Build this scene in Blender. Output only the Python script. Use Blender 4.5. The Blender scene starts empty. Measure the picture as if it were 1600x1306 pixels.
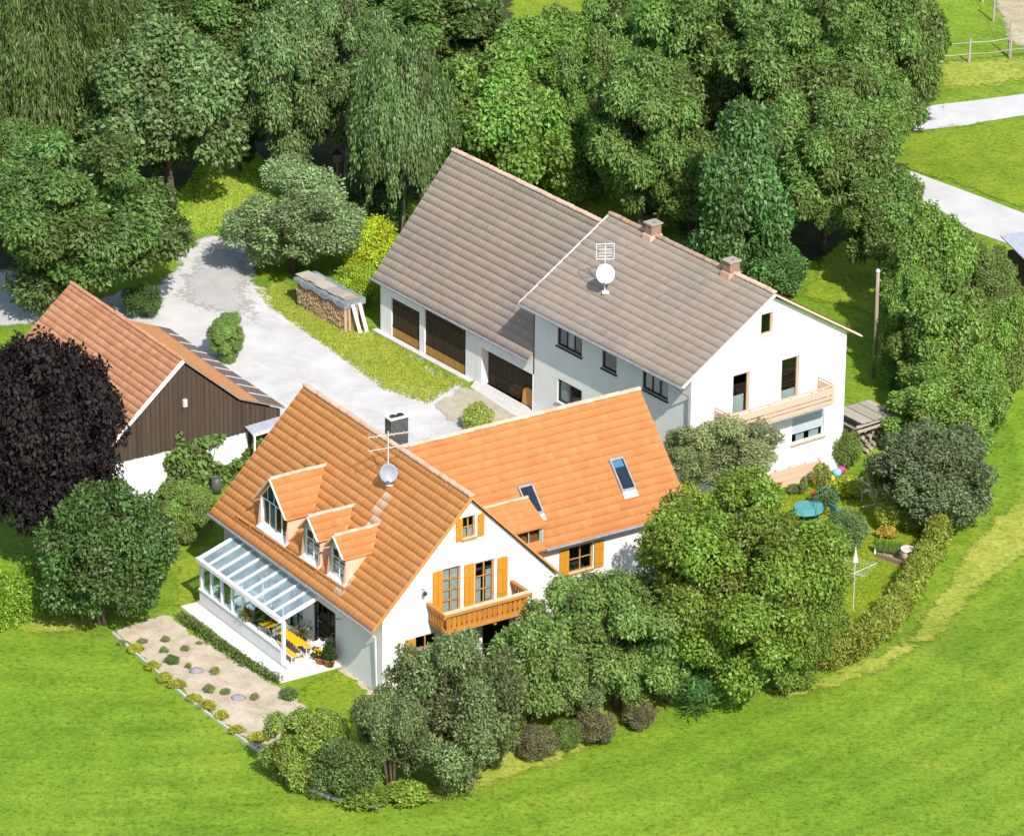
import bpy, bmesh, math, random
import numpy as np
from mathutils import Vector, Matrix
from mathutils.geometry import delaunay_2d_cdt

random.seed(7)
RNG = np.random.default_rng(11)
SC = bpy.context.scene
COL = SC.collection

# ------------------------------------------------------------------ camera
IMG_W, IMG_H, FOC = 1600.0, 1306.0, 7844.53
PITCH, ROLL = math.radians(23.5002), math.radians(0.6337)
CAM = np.array([0.0, -221.4655, 96.2970])
FW = np.array([0.0, math.cos(PITCH), -math.sin(PITCH)])
_r = np.array([1.0, 0, 0]); _u = np.cross(_r, FW)
RT = _r * math.cos(ROLL) + _u * math.sin(ROLL)
UP = -_r * math.sin(ROLL) + _u * math.cos(ROLL)
cam_d = bpy.data.cameras.new('camera')
cam_d.sensor_width = 36.0
cam_d.lens = FOC / IMG_W * 36.0
cam_d.clip_start = 5.0
cam_d.clip_end = 6000.0
cam = bpy.data.objects.new('camera', cam_d)
cam.matrix_world = Matrix(((RT[0], UP[0], -FW[0], CAM[0]), (RT[1], UP[1], -FW[1], CAM[1]),
                           (RT[2], UP[2], -FW[2], CAM[2]), (0, 0, 0, 1)))
COL.objects.link(cam)
SC.camera = cam

# ------------------------------------------------------------------ sky, sun, exposure
SUN_EL = math.radians(43.0)
SUN_H = np.array([0.335, -0.942])
SUN_V = Vector((SUN_H[0] * math.cos(SUN_EL), SUN_H[1] * math.cos(SUN_EL), math.sin(SUN_EL)))
world = bpy.data.worlds.new('World')
SC.world = world
world.use_nodes = True
wn = world.node_tree
for n_ in list(wn.nodes):
    wn.nodes.remove(n_)
sky = wn.nodes.new('ShaderNodeTexSky')
sky.sky_type = 'NISHITA'
sky.sun_disc = False
sky.sun_elevation = SUN_EL
sky.sun_rotation = math.atan2(SUN_H[0], SUN_H[1])
sky.air_density = 1.0
sky.dust_density = 1.2
bgn = wn.nodes.new('ShaderNodeBackground')
bgn.inputs['Strength'].default_value = 0.15
wo = wn.nodes.new('ShaderNodeOutputWorld')
wn.links.new(sky.outputs[0], bgn.inputs[0])
wn.links.new(bgn.outputs[0], wo.inputs[0])
sun_d = bpy.data.lights.new('sun', 'SUN')
sun_d.energy = 4.0
sun_d.angle = math.radians(0.53)
sun_d.color = (1.0, 0.955, 0.88)
sun = bpy.data.objects.new('sun', sun_d)
sun.rotation_euler = SUN_V.to_track_quat('Z', 'Y').to_euler()
COL.objects.link(sun)
vs = SC.view_settings
vs.view_transform = 'Standard'
vs.look = 'None'
vs.exposure = 0.71
vs.gamma = 1.0
vs.use_curve_mapping = False
SC.render.engine = 'CYCLES'
SC.cycles.max_bounces = 8
SC.cycles.transparent_max_bounces = 24
SC.cycles.caustics_reflective = False
SC.cycles.caustics_refractive = False

# ------------------------------------------------------------------ frames of the three buildings
OHX, OHY, OHYAW = -1.653, -27.826, math.radians(122.80)      # orange-roofed house: ridge front end in plan
WHX, WHY, WHYAW = 12.014, -6.144, math.radians(127.10)       # white farmhouse and barn
SHX, SHY, SHYAW = -15.10, -9.09, math.radians(122.6)         # timber shed


def smooth(a, b, x):
    t = np.clip((x - a) / (b - a), 0, 1)
    return t * t * (3 - 2 * t)


def hterr(x, y):
    """height of the ground: level yard, a garden about a metre lower in front of the white gable"""
    ca, sa = math.cos(WHYAW), math.sin(WHYAW)
    s = (x - WHX) * ca + (y - WHY) * sa
    t = -(x - WHX) * sa + (y - WHY) * ca
    f = smooth(2.8, 0.3, s) * smooth(7.5, 4.6, t) * smooth(-24, -13, s) * smooth(-22, -10, t)
    far = smooth(60, 400, y) * 6.0
    return -1.0 * f + far + 0.06 * np.sin(x * 0.21 + 1.0) * np.sin(y * 0.17) * smooth(28, 40, np.hypot(x, y + 4))


def G(px, py, dz=0.0):
    """point of the ground (plus dz) seen at a place of the photograph, 1600 x 1306"""
    d = FW * FOC + RT * (px - IMG_W / 2) - UP * (py - IMG_H / 2)
    z = dz
    for _ in range(6):
        p = CAM + d * ((z - CAM[2]) / d[2])
        z = float(hterr(p[0], p[1])) + dz
    return p


def pxscale(p):
    return FOC / float((p - CAM) @ FW)


# ------------------------------------------------------------------ materials
MATS = {}


def new_mat(name):
    m = bpy.data.materials.new(name)
    m.use_nodes = True
    nt = m.node_tree
    for n in list(nt.nodes):
        nt.nodes.remove(n)
    out = nt.nodes.new('ShaderNodeOutputMaterial')
    MATS[name] = m
    return m, nt, out


def N(nt, typ, **kw):
    n = nt.nodes.new(typ)
    for k, v in kw.items():
        setattr(n, k, v)
    return n


def ramp(nt, stops):
    r = nt.nodes.new('ShaderNodeValToRGB')
    el = r.color_ramp.elements
    while len(el) < len(stops):
        el.new(0.5)
    for e, (p, c) in zip(el, stops):
        e.position = p
        e.color = (*c, 1)
    return r


def math_node(nt, op, a=None, b=None, clamp=False):
    n = nt.nodes.new('ShaderNodeMath')
    n.operation = op
    n.use_clamp = clamp
    for i, v in enumerate((a, b)):
        if v is None:
            continue
        if isinstance(v, (int, float)):
            n.inputs[i].default_value = v
        else:
            nt.links.new(v, n.inputs[i])
    return n.outputs[0]


def mix_rgb(nt, fac, a, b, blend='MIX'):
    n = nt.nodes.new('ShaderNodeMix')
    n.data_type = 'RGBA'
    n.blend_type = blend
    n.clamp_factor = True
    ins = [i for i in n.inputs if i.enabled]
    for inp, v in zip(ins, (fac, a, b)):
        if isinstance(v, (int, float)):
            inp.default_value = v
        elif isinstance(v, tuple):
            inp.default_value = (*v, 1)
        else:
            nt.links.new(v, inp)
    return [o for o in n.outputs if o.enabled][0]


def world_pos(nt):
    return nt.nodes.new('ShaderNodeNewGeometry').outputs['Position']


def noise(nt, vec, scale, detail=4, rough=0.55, dist=0.0):
    n = nt.nodes.new('ShaderNodeTexNoise')
    n.inputs['Scale'].default_value = scale
    n.inputs['Detail'].default_value = detail
    n.inputs['Roughness'].default_value = rough
    n.inputs['Distortion'].default_value = dist
    nt.links.new(vec, n.inputs['Vector'])
    return n.outputs['Fac']


def scaled(nt, vec, s, rot=(0, 0, 0)):
    m = nt.nodes.new('ShaderNodeMapping')
    m.inputs['Scale'].default_value = s
    m.inputs['Rotation'].default_value = rot
    nt.links.new(vec, m.inputs['Vector'])
    return m.outputs[0]


def bump(nt, h, strength, dist):
    b = nt.nodes.new('ShaderNodeBump')
    b.inputs['Strength'].default_value = strength
    b.inputs['Distance'].default_value = dist
    nt.links.new(h, b.inputs['Height'])
    return b.outputs[0]


def principled(nt, out, col, rough=0.8, metal=0.0, spec=0.3, normal=None):
    p = nt.nodes.new('ShaderNodeBsdfPrincipled')
    if isinstance(col, tuple):
        p.inputs['Base Color'].default_value = (*col, 1)
    else:
        nt.links.new(col, p.inputs['Base Color'])
    if isinstance(rough, (int, float)):
        p.inputs['Roughness'].default_value = rough
    else:
        nt.links.new(rough, p.inputs['Roughness'])
    p.inputs['Metallic'].default_value = metal
    p.inputs['Specular IOR Level'].default_value = spec
    if normal is not None:
        nt.links.new(normal, p.inputs['Normal'])
    if out is not None:
        nt.links.new(p.outputs[0], out.inputs['Surface'])
    return p


def plain(name, c1, c2=None, scale=3.0, rough=0.7, metal=0.0, spec=0.3, bstr=0.0, stretch=(1, 1, 1), detail=5):
    """one material: two close tones mixed by noise, a little relief"""
    m, nt, out = new_mat(name)
    if c2 is None:
        c2 = tuple(v * 0.82 for v in c1)
    pos = scaled(nt, world_pos(nt), stretch)
    f = noise(nt, pos, scale, detail)
    r = ramp(nt, [(0.32, c2), (0.68, c1)])
    nt.links.new(f, r.inputs[0])
    nrm = bump(nt, f, bstr, 0.02) if bstr else None
    principled(nt, out, r.outputs[0], rough, metal, spec, nrm)
    return m


def wood(name, c1, c2, rough=0.7, axis='z', scale=9.0):
    m, nt, out = new_mat(name)
    tc = nt.nodes.new('ShaderNodeTexCoord')
    st = {'z': (6, 6, .5), 'x': (.5, 6, 6), 'y': (6, .5, 6)}[axis]
    oi = nt.nodes.new('ShaderNodeObjectInfo')
    off = nt.nodes.new('ShaderNodeVectorMath'); off.operation = 'ADD'
    nt.links.new(scaled(nt, tc.outputs['Object'], st), off.inputs[0])
    mul = math_node(nt, 'MULTIPLY', oi.outputs['Random'], 37.0)
    nt.links.new(mul, off.inputs[1])
    f = noise(nt, off.outputs[0], scale / 4, 6, 0.6, 0.4)
    v = math_node(nt, 'MULTIPLY_ADD', oi.outputs['Random'], 0.35)
    f2 = math_node(nt, 'ADD', math_node(nt, 'MULTIPLY', f, 0.75), math_node(nt, 'MULTIPLY', oi.outputs['Random'], 0.28))
    r = ramp(nt, [(0.25, c2), (0.75, c1)])
    nt.links.new(f2, r.inputs[0])
    principled(nt, out, r.outputs[0], rough, 0, 0.25, bump(nt, f, 0.35, 0.01))
    return m


def tile_mat(name, tones, weather, wfac=0.5, wscale=0.55):
    """roof tiles: each tile its own tone (face attribute plus object random), weathering in patches"""
    m, nt, out = new_mat(name)
    at = N(nt, 'ShaderNodeAttribute', attribute_type='GEOMETRY', attribute_name='rnd')
    oi = nt.nodes.new('ShaderNodeObjectInfo')
    f = math_node(nt, 'FRACT', math_node(nt, 'ADD', at.outputs['Fac'], oi.outputs['Random']))
    st = [(0.0, tones[0]), (0.35, tones[1]), (0.75, tones[2]), (1.0, tones[3])]
    r = ramp(nt, st)
    nt.links.new(f, r.inputs[0])
    pos = world_pos(nt)
    w = noise(nt, pos, wscale, 5, 0.6)
    w2 = noise(nt, pos, 6.0, 5, 0.7)
    fac = math_node(nt, 'MULTIPLY', math_node(nt, 'SUBTRACT', math_node(nt, 'ADD', w, math_node(nt, 'MULTIPLY', w2, 0.5)), 0.55), 2.2 * wfac, True)
    c = mix_rgb(nt, fac, r.outputs[0], weather)
    fine = noise(nt, pos, 40, 3)
    c = mix_rgb(nt, 0.25, c, mix_rgb(nt, fine, (0.35, 0.35, 0.35), (1, 1, 1)), 'MULTIPLY')
    principled(nt, out, c, 0.75, 0, 0.25, bump(nt, fine, 0.2, 0.01))
    return m


def leaf_mat(name, transl, rough, spec):
    m, nt, out = new_mat(name)
    oi = nt.nodes.new('ShaderNodeObjectInfo')
    at = N(nt, 'ShaderNodeAttribute', attribute_type='GEOMETRY', attribute_name='rnd')
    at2 = N(nt, 'ShaderNodeAttribute', attribute_type='GEOMETRY', attribute_name='clump')
    hsv = nt.nodes.new('ShaderNodeHueSaturation')
    nt.links.new(oi.outputs['Color'], hsv.inputs['Color'])
    hue = math_node(nt, 'ADD', math_node(nt, 'MULTIPLY', at.outputs['Fac'], 0.03), math_node(nt, 'ADD', math_node(nt, 'MULTIPLY', at2.outputs['Fac'], 0.03), 0.468))
    nt.links.new(hue, hsv.inputs['Hue'])
    val = math_node(nt, 'ADD', math_node(nt, 'MULTIPLY', at.outputs['Fac'], 0.55), math_node(nt, 'ADD', math_node(nt, 'MULTIPLY', at2.outputs['Fac'], 0.62), 0.40))
    nt.links.new(val, hsv.inputs['Value'])
    p = principled(nt, None, hsv.outputs[0], rough, 0, spec)
    tr = nt.nodes.new('ShaderNodeBsdfTranslucent')
    tcol = mix_rgb(nt, 1.0, hsv.outputs[0], (1.25, 1.35, 0.6), 'MULTIPLY')
    nt.links.new(tcol, tr.inputs[0])
    mx = nt.nodes.new('ShaderNodeMixShader')
    mx.inputs[0].default_value = transl
    nt.links.new(p.outputs[0], mx.inputs[1])
    nt.links.new(tr.outputs[0], mx.inputs[2])
    nt.links.new(mx.outputs[0], out.inputs['Surface'])
    return m


def glass_mat(name, tint, refl=0.12, see=0.75):
    m, nt, out = new_mat(name)
    tr = nt.nodes.new('ShaderNodeBsdfTransparent')
    tr.inputs[0].default_value = (*(v * see for v in tint), 1)
    gl = nt.nodes.new('ShaderNodeBsdfGlossy')
    gl.inputs['Roughness'].default_value = 0.03
    gl.inputs[0].default_value = (0.95, 0.97, 1, 1)
    lw_ = nt.nodes.new('ShaderNodeLayerWeight')
    lw_.inputs[0].default_value = 0.5
    f = math_node(nt, 'ADD', math_node(nt, 'MULTIPLY', math_node(nt, 'POWER', lw_.outputs['Facing'], 4.0), 0.8), refl, True)
    mx = nt.nodes.new('ShaderNodeMixShader')
    nt.links.new(f, mx.inputs[0])
    nt.links.new(tr.outputs[0], mx.inputs[1])
    nt.links.new(gl.outputs[0], mx.inputs[2])
    nt.links.new(mx.outputs[0], out.inputs['Surface'])
    return m


def grass_mat(name, tones, edge=False, dry=(0.36, 0.30, 0.10), dryamt=0.35, stripes=0.0):
    m, nt, out = new_mat(name)
    pos = world_pos(nt)
    big = noise(nt, pos, 0.10, 4, 0.6, 0.5)
    mid = noise(nt, pos, 0.8, 5, 0.65, 0.3)
    fine = noise(nt, pos, 3.6, 5, 0.75)
    vfine = noise(nt, pos, 6.5, 5, 0.85)
    f = math_node(nt, 'ADD', math_node(nt, 'MULTIPLY', big, 0.45), math_node(nt, 'ADD', math_node(nt, 'MULTIPLY', mid, 0.35), math_node(nt, 'MULTIPLY', fine, 0.20)))
    if stripes:
        sv = scaled(nt, pos, (0.5, 0.035, 1), (0, 0, math.radians(-42)))
        st = noise(nt, sv, 1.6, 3, 0.5, 0.2)
        f = math_node(nt, 'ADD', math_node(nt, 'MULTIPLY', f, 1 - stripes * .35), math_node(nt, 'MULTIPLY', st, stripes * .35))
    if stripes:
        vd = nt.nodes.new('ShaderNodeVectorMath'); vd.operation = 'DISTANCE'
        nt.links.new(scaled(nt, pos, (1, 1, 0)), vd.inputs[0])
        vd.inputs[1].default_value = (MOW_C[0], MOW_C[1], 0)
        ds = math_node(nt, 'ADD', vd.outputs['Value'], math_node(nt, 'MULTIPLY', mid, 0.9))
        wv = math_node(nt, 'SINE', math_node(nt, 'MULTIPLY', ds, 2.6))
        wv2 = math_node(nt, 'SINE', math_node(nt, 'MULTIPLY', ds, 7.7))
        f = math_node(nt, 'ADD', f, math_node(nt, 'ADD', math_node(nt, 'MULTIPLY', wv, 0.028), math_node(nt, 'MULTIPLY', wv2, 0.015)))
    r = ramp(nt, [(0.38, tones[0]), (0.5, tones[1]), (0.62, tones[2])])
    nt.links.new(f, r.inputs[0])
    d = noise(nt, pos, 0.35, 6, 0.7, 0.8)
    df = math_node(nt, 'MULTIPLY', math_node(nt, 'SUBTRACT', d, 0.53), 5.0 * dryamt, True)
    c = mix_rgb(nt, df, r.outputs[0], dry)
    g = math_node(nt, 'ADD', math_node(nt, 'MULTIPLY', fine, 0.5), math_node(nt, 'MULTIPLY', vfine, 0.5))
    gr = ramp(nt, [(0.39, (0.36, 0.48, 0.25)), (0.47, (0.86, 0.90, 0.8)), (0.53, (1.0, 1.0, 1.0)), (0.62, (1.22, 1.17, 1.2))])
    nt.links.new(g, gr.inputs[0])
    c = mix_rgb(nt, 1.0, c, gr.outputs[0], 'MULTIPLY')
    h = math_node(nt, 'ADD', math_node(nt, 'MULTIPLY', fine, 0.7), math_node(nt, 'MULTIPLY', vfine, 0.5))
    p = principled(nt, None if edge else out, c, 0.9, 0, 0.1, bump(nt, h, 0.5, 0.10))
    if edge:
        ragged(nt, out, p, pos)
    return m


def ragged(nt, out, p, pos, width=1.0):
    """ground sheets thin out in tufts towards their border instead of ending on a line"""
    at = N(nt, 'ShaderNodeAttribute', attribute_type='GEOMETRY', attribute_name='edge')
    n1 = noise(nt, pos, 2.2, 6, 0.72)
    n2 = noise(nt, pos, 0.45, 3, 0.5)
    t = math_node(nt, 'ADD', math_node(nt, 'MULTIPLY', n1, 0.75), math_node(nt, 'MULTIPLY', n2, 0.25))
    lim = math_node(nt, 'SUBTRACT', 0.74, math_node(nt, 'MULTIPLY', at.outputs['Fac'], 0.62))
    fac = math_node(nt, 'MULTIPLY', math_node(nt, 'SUBTRACT', t, lim), 7.0, True)
    tr = nt.nodes.new('ShaderNodeBsdfTransparent')
    mx = nt.nodes.new('ShaderNodeMixShader')
    nt.links.new(fac, mx.inputs[0])
    nt.links.new(tr.outputs[0], mx.inputs[1])
    nt.links.new(p.outputs[0], mx.inputs[2])
    nt.links.new(mx.outputs[0], out.inputs['Surface'])


def soil_mat(name, tones, scale=1.2, fine_s=14.0, edge=True, rough=0.95, bstr=0.5):
    m, nt, out = new_mat(name)
    pos = world_pos(nt)
    a = noise(nt, pos, scale, 6, 0.65, 0.4)
    b = noise(nt, pos, fine_s, 5, 0.75)
    f = math_node(nt, 'ADD', math_node(nt, 'MULTIPLY', a, 0.65), math_node(nt, 'MULTIPLY', b, 0.35))
    r = ramp(nt, [(0.36, tones[0]), (0.52, tones[1]), (0.66, tones[2])])
    nt.links.new(f, r.inputs[0])
    p = principled(nt, None if edge else out, r.outputs[0], rough, 0, 0.15, bump(nt, b, bstr, 0.05))
    if edge:
        ragged(nt, out, p, pos)
    return m




def render_mat(name, c1, c2, dirt):
    """painted render: slight mottling, sparse rain streaks and grimy patches"""
    m, nt, out = new_mat(name)
    pos = world_pos(nt)
    a = noise(nt, pos, 1.0, 6, 0.6)
    r = ramp(nt, [(0.35, c2), (0.65, c1)])
    nt.links.new(a, r.inputs[0])
    st = noise(nt, scaled(nt, pos, (3.2, 3.2, 0.16)), 1.5, 5, 0.65)
    pa = noise(nt, pos, 0.45, 6, 0.7, 0.5)
    f = math_node(nt, 'MULTIPLY', math_node(nt, 'SUBTRACT', math_node(nt, 'ADD', math_node(nt, 'MULTIPLY', st, 0.6), math_node(nt, 'MULTIPLY', pa, 0.4)), 0.52), 3.2, True)
    c = mix_rgb(nt, f, r.outputs[0], dirt)
    fine = noise(nt, pos, 26, 4, 0.7)
    principled(nt, out, c, 0.9, 0, 0.2, bump(nt, fine, 0.25, 0.012))
    return m


WHITE = render_mat('white_render', (0.69, 0.685, 0.675), (0.645, 0.64, 0.63), (0.50, 0.487, 0.455))
WHITE2 = render_mat('white_stucco', (0.655, 0.64, 0.617), (0.61, 0.598, 0.577), (0.48, 0.458, 0.42))
PEACH = plain('peach_sheet', (0.66, 0.43, 0.30), (0.58, 0.36, 0.25), 2.0, 0.6)
TILE_O = tile_mat('orange_tile', [(0.51, 0.205, 0.060), (0.525, 0.216, 0.064), (0.54, 0.225, 0.068), (0.565, 0.243, 0.078)], (0.58, 0.28, 0.11), 0.35)
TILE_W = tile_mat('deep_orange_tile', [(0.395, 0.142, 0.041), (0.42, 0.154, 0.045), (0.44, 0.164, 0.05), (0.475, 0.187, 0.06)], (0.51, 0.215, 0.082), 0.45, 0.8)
TILE_PALE = tile_mat('pale_tile', [(0.52, 0.31, 0.17), (0.57, 0.37, 0.23), (0.62, 0.43, 0.29), (0.66, 0.48, 0.34)], (0.60, 0.42, 0.28), 0.4)
TILE_G = tile_mat('brown_tile', [(0.250, 0.208, 0.166), (0.268, 0.224, 0.179), (0.280, 0.235, 0.188), (0.300, 0.254, 0.204)], (0.37, 0.285, 0.215), 0.75, 0.30)
TILE_S = tile_mat('salmon_tile', [(0.46, 0.19, 0.095), (0.50, 0.212, 0.108), (0.54, 0.235, 0.12), (0.57, 0.27, 0.145)], (0.56, 0.30, 0.17), 0.45)
RIDGE_O = tile_mat('ridge_tile', [(0.50, 0.26, 0.15), (0.55, 0.32, 0.21), (0.58, 0.37, 0.26), (0.62, 0.42, 0.31)], (0.6, 0.5, 0.42), 0.6, 2.0)
RIDGE_G = tile_mat('ridge_tile_grey', [(0.25, 0.20, 0.17), (0.30, 0.22, 0.17), (0.48, 0.24, 0.12), (0.53, 0.28, 0.15)], (0.36, 0.33, 0.30), 0.5, 1.0)
RUST = plain('rusty_sheet', (0.50, 0.24, 0.09), (0.40, 0.18, 0.07), 4.0, 0.8, 0, 0.2, 0.3)
DARKSHEET = plain('brown_sheet_roof', (0.17, 0.125, 0.10), (0.12, 0.09, 0.075), 2.0, 0.6, 0, 0.3, 0.1)
LEAF_DULL = leaf_mat('dull_leaves', 0.10, 0.65, 0.12)
LEAF = leaf_mat('leaves', 0.36, 0.48, 0.40)
BLADE = leaf_mat('grass_blades', 0.5, 0.7, 0.15)
BARK = plain('bark', (0.12, 0.09, 0.065), (0.06, 0.045, 0.035), 8.0, 0.9, 0, 0.1, 0.6, (1, 1, .25))
BARK_PALE = plain('pale_bark', (0.30, 0.27, 0.23), (0.13, 0.11, 0.09), 5.0, 0.9, 0, 0.1, 0.5, (1, 1, .5))
GLASS = glass_mat('window_glass', (0.85, 0.92, 0.92), 0.04, 0.85)
GLASS_V = glass_mat('veranda_glass', (0.88, 0.97, 1.0), 0.05, 0.95)


def milky(name):
    m, nt, out = new_mat(name)
    tr = nt.nodes.new('ShaderNodeBsdfTransparent'); tr.inputs[0].default_value = (0.86, 0.95, 0.97, 1)
    df = nt.nodes.new('ShaderNodeBsdfDiffuse'); df.inputs[0].default_value = (0.62, 0.72, 0.76, 1)
    gl = nt.nodes.new('ShaderNodeBsdfGlossy'); gl.inputs['Roughness'].default_value = 0.06
    m1 = nt.nodes.new('ShaderNodeMixShader'); m2 = nt.nodes.new('ShaderNodeMixShader')
    n = noise(nt, world_pos(nt), 1.4, 4, 0.6)
    nt.links.new(math_node(nt, 'MULTIPLY', n, 0.36), m1.inputs[0])
    nt.links.new(tr.outputs[0], m1.inputs[1]); nt.links.new(df.outputs[0], m1.inputs[2])
    m2.inputs[0].default_value = 0.07
    nt.links.new(m1.outputs[0], m2.inputs[1]); nt.links.new(gl.outputs[0], m2.inputs[2])
    nt.links.new(m2.outputs[0], out.inputs['Surface'])
    return m


GLASS_R = milky('milky_roof_glass')
FRAME_D = plain('dark_brown_frame', (0.035, 0.027, 0.022), None, 6, 0.5)
FRAME_L = plain('light_wood_frame', (0.50, 0.33, 0.19), (0.42, 0.27, 0.15), 6, 0.6)
FRAME_W = plain('white_frame', (0.80, 0.80, 0.79), (0.74, 0.74, 0.73), 3, 0.45)
FRAME_O = plain('ochre_frame', (0.44, 0.235, 0.07), (0.36, 0.18, 0.05), 6, 0.55)
SHUT = wood('shutter_ochre', (0.52, 0.235, 0.022), (0.44, 0.185, 0.016), 0.55)
BALC = wood('balcony_wood', (0.46, 0.20, 0.035), (0.33, 0.13, 0.022), 0.6)
BALC_X = wood('balcony_rail_wood', (0.48, 0.24, 0.06), (0.38, 0.16, 0.035), 0.6, 'y')
BALC_TOP = plain('balcony_rail_top', (0.62, 0.50, 0.38), (0.50, 0.38, 0.26), 5, 0.6)
PINK_W = wood('pinkish_board', (0.60, 0.41, 0.30), (0.52, 0.33, 0.23), 0.65, 'y')
BOARD_D = wood('dark_weathered_board', (0.088, 0.058, 0.04), (0.04, 0.028, 0.021), 0.85)
DISH_SHADE = plain('dish_shade_grey', (0.25, 0.27, 0.31), (0.22, 0.24, 0.275), 3, 0.5)  # shade on the dish face put into its grey
DOOR_SHADE = wood('barn_door_shade', (0.045, 0.030, 0.016), (0.028, 0.019, 0.011), 0.75)  # shade under the eave put into the gate boards' near-black
DOOR_SUN = wood('barn_door_sun', (0.40, 0.22, 0.05), (0.28, 0.15, 0.035), 0.75)  # sunlit strip at the gate bottoms, painted as an orange tone
LOG_E = wood('split_log', (0.46, 0.33, 0.20), (0.26, 0.17, 0.10), 0.85)
LOG_G = wood('grey_log', (0.42, 0.37, 0.31), (0.25, 0.21, 0.175), 0.9)
PLANK_W = plain('pale_plank', (0.62, 0.57, 0.51), (0.52, 0.47, 0.42), 5, 0.8)
ZINC = plain('zinc', (0.36, 0.36, 0.37), (0.26, 0.26, 0.27), 4, 0.45, 0.4)
DARKMETAL = plain('dark_metal', (0.06, 0.055, 0.05), None, 5, 0.5, 0.3)
CLAD = plain('grey_cladding', (0.085, 0.088, 0.085), (0.06, 0.06, 0.06), 3, 0.5)
GALV = plain('pale_metal', (0.66, 0.66, 0.66), (0.58, 0.58, 0.58), 5, 0.4)
BRICK = plain('chimney_brick', (0.27, 0.17, 0.13), (0.20, 0.13, 0.10), 6, 0.9)
CONC = plain('pale_concrete', (0.55, 0.53, 0.50), (0.46, 0.44, 0.42), 2.5, 0.9, 0, 0.2, 0.2)
PAVE = plain('terrace_paving', (0.62, 0.60, 0.575), (0.55, 0.53, 0.505), 1.5, 0.85)
CURTAIN = plain('curtain', (0.80, 0.79, 0.77), (0.70, 0.69, 0.67), 9, 0.95, 0, 0.1, 0.3, (6, 6, .3))
BLIND = plain('roller_blind', (0.44, 0.50, 0.53), (0.38, 0.44, 0.47), 3, 0.6)
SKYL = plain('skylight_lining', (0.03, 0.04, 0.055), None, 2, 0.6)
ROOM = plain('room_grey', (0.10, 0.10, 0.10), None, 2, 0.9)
YELLOW = plain('yellow_paint', (0.78, 0.42, 0.012), (0.72, 0.37, 0.01), 4, 0.45)
TERRA = plain('terracotta', (0.50, 0.20, 0.08), (0.40, 0.15, 0.06), 5, 0.85)
TARP = plain('grey_tarp', (0.22, 0.25, 0.27), (0.14, 0.16, 0.18), 5, 0.45, 0, 0.4, 0.5)
TURQ = plain('turquoise_cloth', (0.09, 0.30, 0.31), (0.07, 0.24, 0.26), 4, 0.7)
GREENP = plain('green_plastic', (0.05, 0.22, 0.20), (0.035, 0.16, 0.15), 4, 0.4)
REDM = plain('red_flower', (0.55, 0.03, 0.04), None, 8, 0.7)
ORFL = plain('orange_flower', (0.55, 0.14, 0.03), None, 8, 0.7)
PINKP = plain('magenta_plastic', (0.55, 0.04, 0.22), None, 4, 0.4)
BLUEP = plain('light_blue_plastic', (0.22, 0.48, 0.75), None, 4, 0.4)
YELP = plain('yellow_plastic', (0.72, 0.55, 0.03), None, 4, 0.4)
STONE = plain('edging_stone', (0.50, 0.48, 0.44), (0.36, 0.35, 0.32), 4, 0.9, 0, 0.2, 0.4)
SLATE_R = plain('grey_sheet_roof', (0.34, 0.36, 0.41), (0.28, 0.30, 0.34), 3, 0.6)
GREEN_SHADE = plain('green_grey_frame', (0.30, 0.42, 0.36), (0.24, 0.34, 0.29), 3, 0.5)
LEATHER = plain('dark_cloth', (0.05, 0.05, 0.055), None, 5, 0.8)

def _circle(a, b, c):
    ax, ay = a; bx, by = b; cx, cy = c
    d = 2 * (ax * (by - cy) + bx * (cy - ay) + cx * (ay - by))
    return (((ax * ax + ay * ay) * (by - cy) + (bx * bx + by * by) * (cy - ay) + (cx * cx + cy * cy) * (ay - by)) / d,
            ((ax * ax + ay * ay) * (cx - bx) + (bx * bx + by * by) * (ax - cx) + (cx * cx + cy * cy) * (bx - ax)) / d)


MOW_C = _circle(G(640, 1290)[:2], G(1260, 1110)[:2], G(1600, 830)[:2])
MEADOW = grass_mat('meadow_grass', [(0.104, 0.184, 0.014), (0.153, 0.243, 0.019), (0.213, 0.292, 0.027)], False, (0.27, 0.30, 0.04), 0.25, 0.25)
LAWN = grass_mat('lawn_grass', [(0.135, 0.205, 0.014), (0.195, 0.265, 0.019), (0.25, 0.30, 0.028)], True, (0.34, 0.32, 0.05), 0.30)
DRYG = grass_mat('dry_grass', [(0.19, 0.25, 0.030), (0.27, 0.305, 0.042), (0.35, 0.355, 0.07)], True, (0.44, 0.40, 0.13), 0.5)
YARDG = grass_mat('yard_grass', [(0.19, 0.235, 0.03), (0.28, 0.30, 0.05), (0.36, 0.36, 0.09)], True, (0.44, 0.39, 0.20), 0.5)
GRAVEL = soil_mat('pale_gravel', [(0.40, 0.385, 0.36), (0.51, 0.495, 0.475), (0.57, 0.555, 0.54)], 0.5, 20)
ASPH = soil_mat('worn_asphalt', [(0.34, 0.33, 0.315), (0.41, 0.40, 0.385), (0.46, 0.45, 0.435)], 0.6, 24)
SAND = soil_mat('bed_soil', [(0.33, 0.265, 0.185), (0.45, 0.375, 0.28), (0.54, 0.465, 0.365)], 1.0, 9)
BROWNG = soil_mat('brown_gravel', [(0.30, 0.27, 0.19), (0.41, 0.36, 0.27), (0.48, 0.43, 0.34)], 1.4, 16)
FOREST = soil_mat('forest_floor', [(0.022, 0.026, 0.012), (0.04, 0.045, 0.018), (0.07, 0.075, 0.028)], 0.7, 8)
BANK = soil_mat('dry_bank_grass', [(0.24, 0.21, 0.12), (0.38, 0.33, 0.21), (0.48, 0.43, 0.30)], 0.8, 7)
ROAD = soil_mat('pale_road', [(0.42, 0.405, 0.39), (0.50, 0.485, 0.47), (0.55, 0.535, 0.525)], 0.4, 24)

# ------------------------------------------------------------------ building blocks


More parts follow.
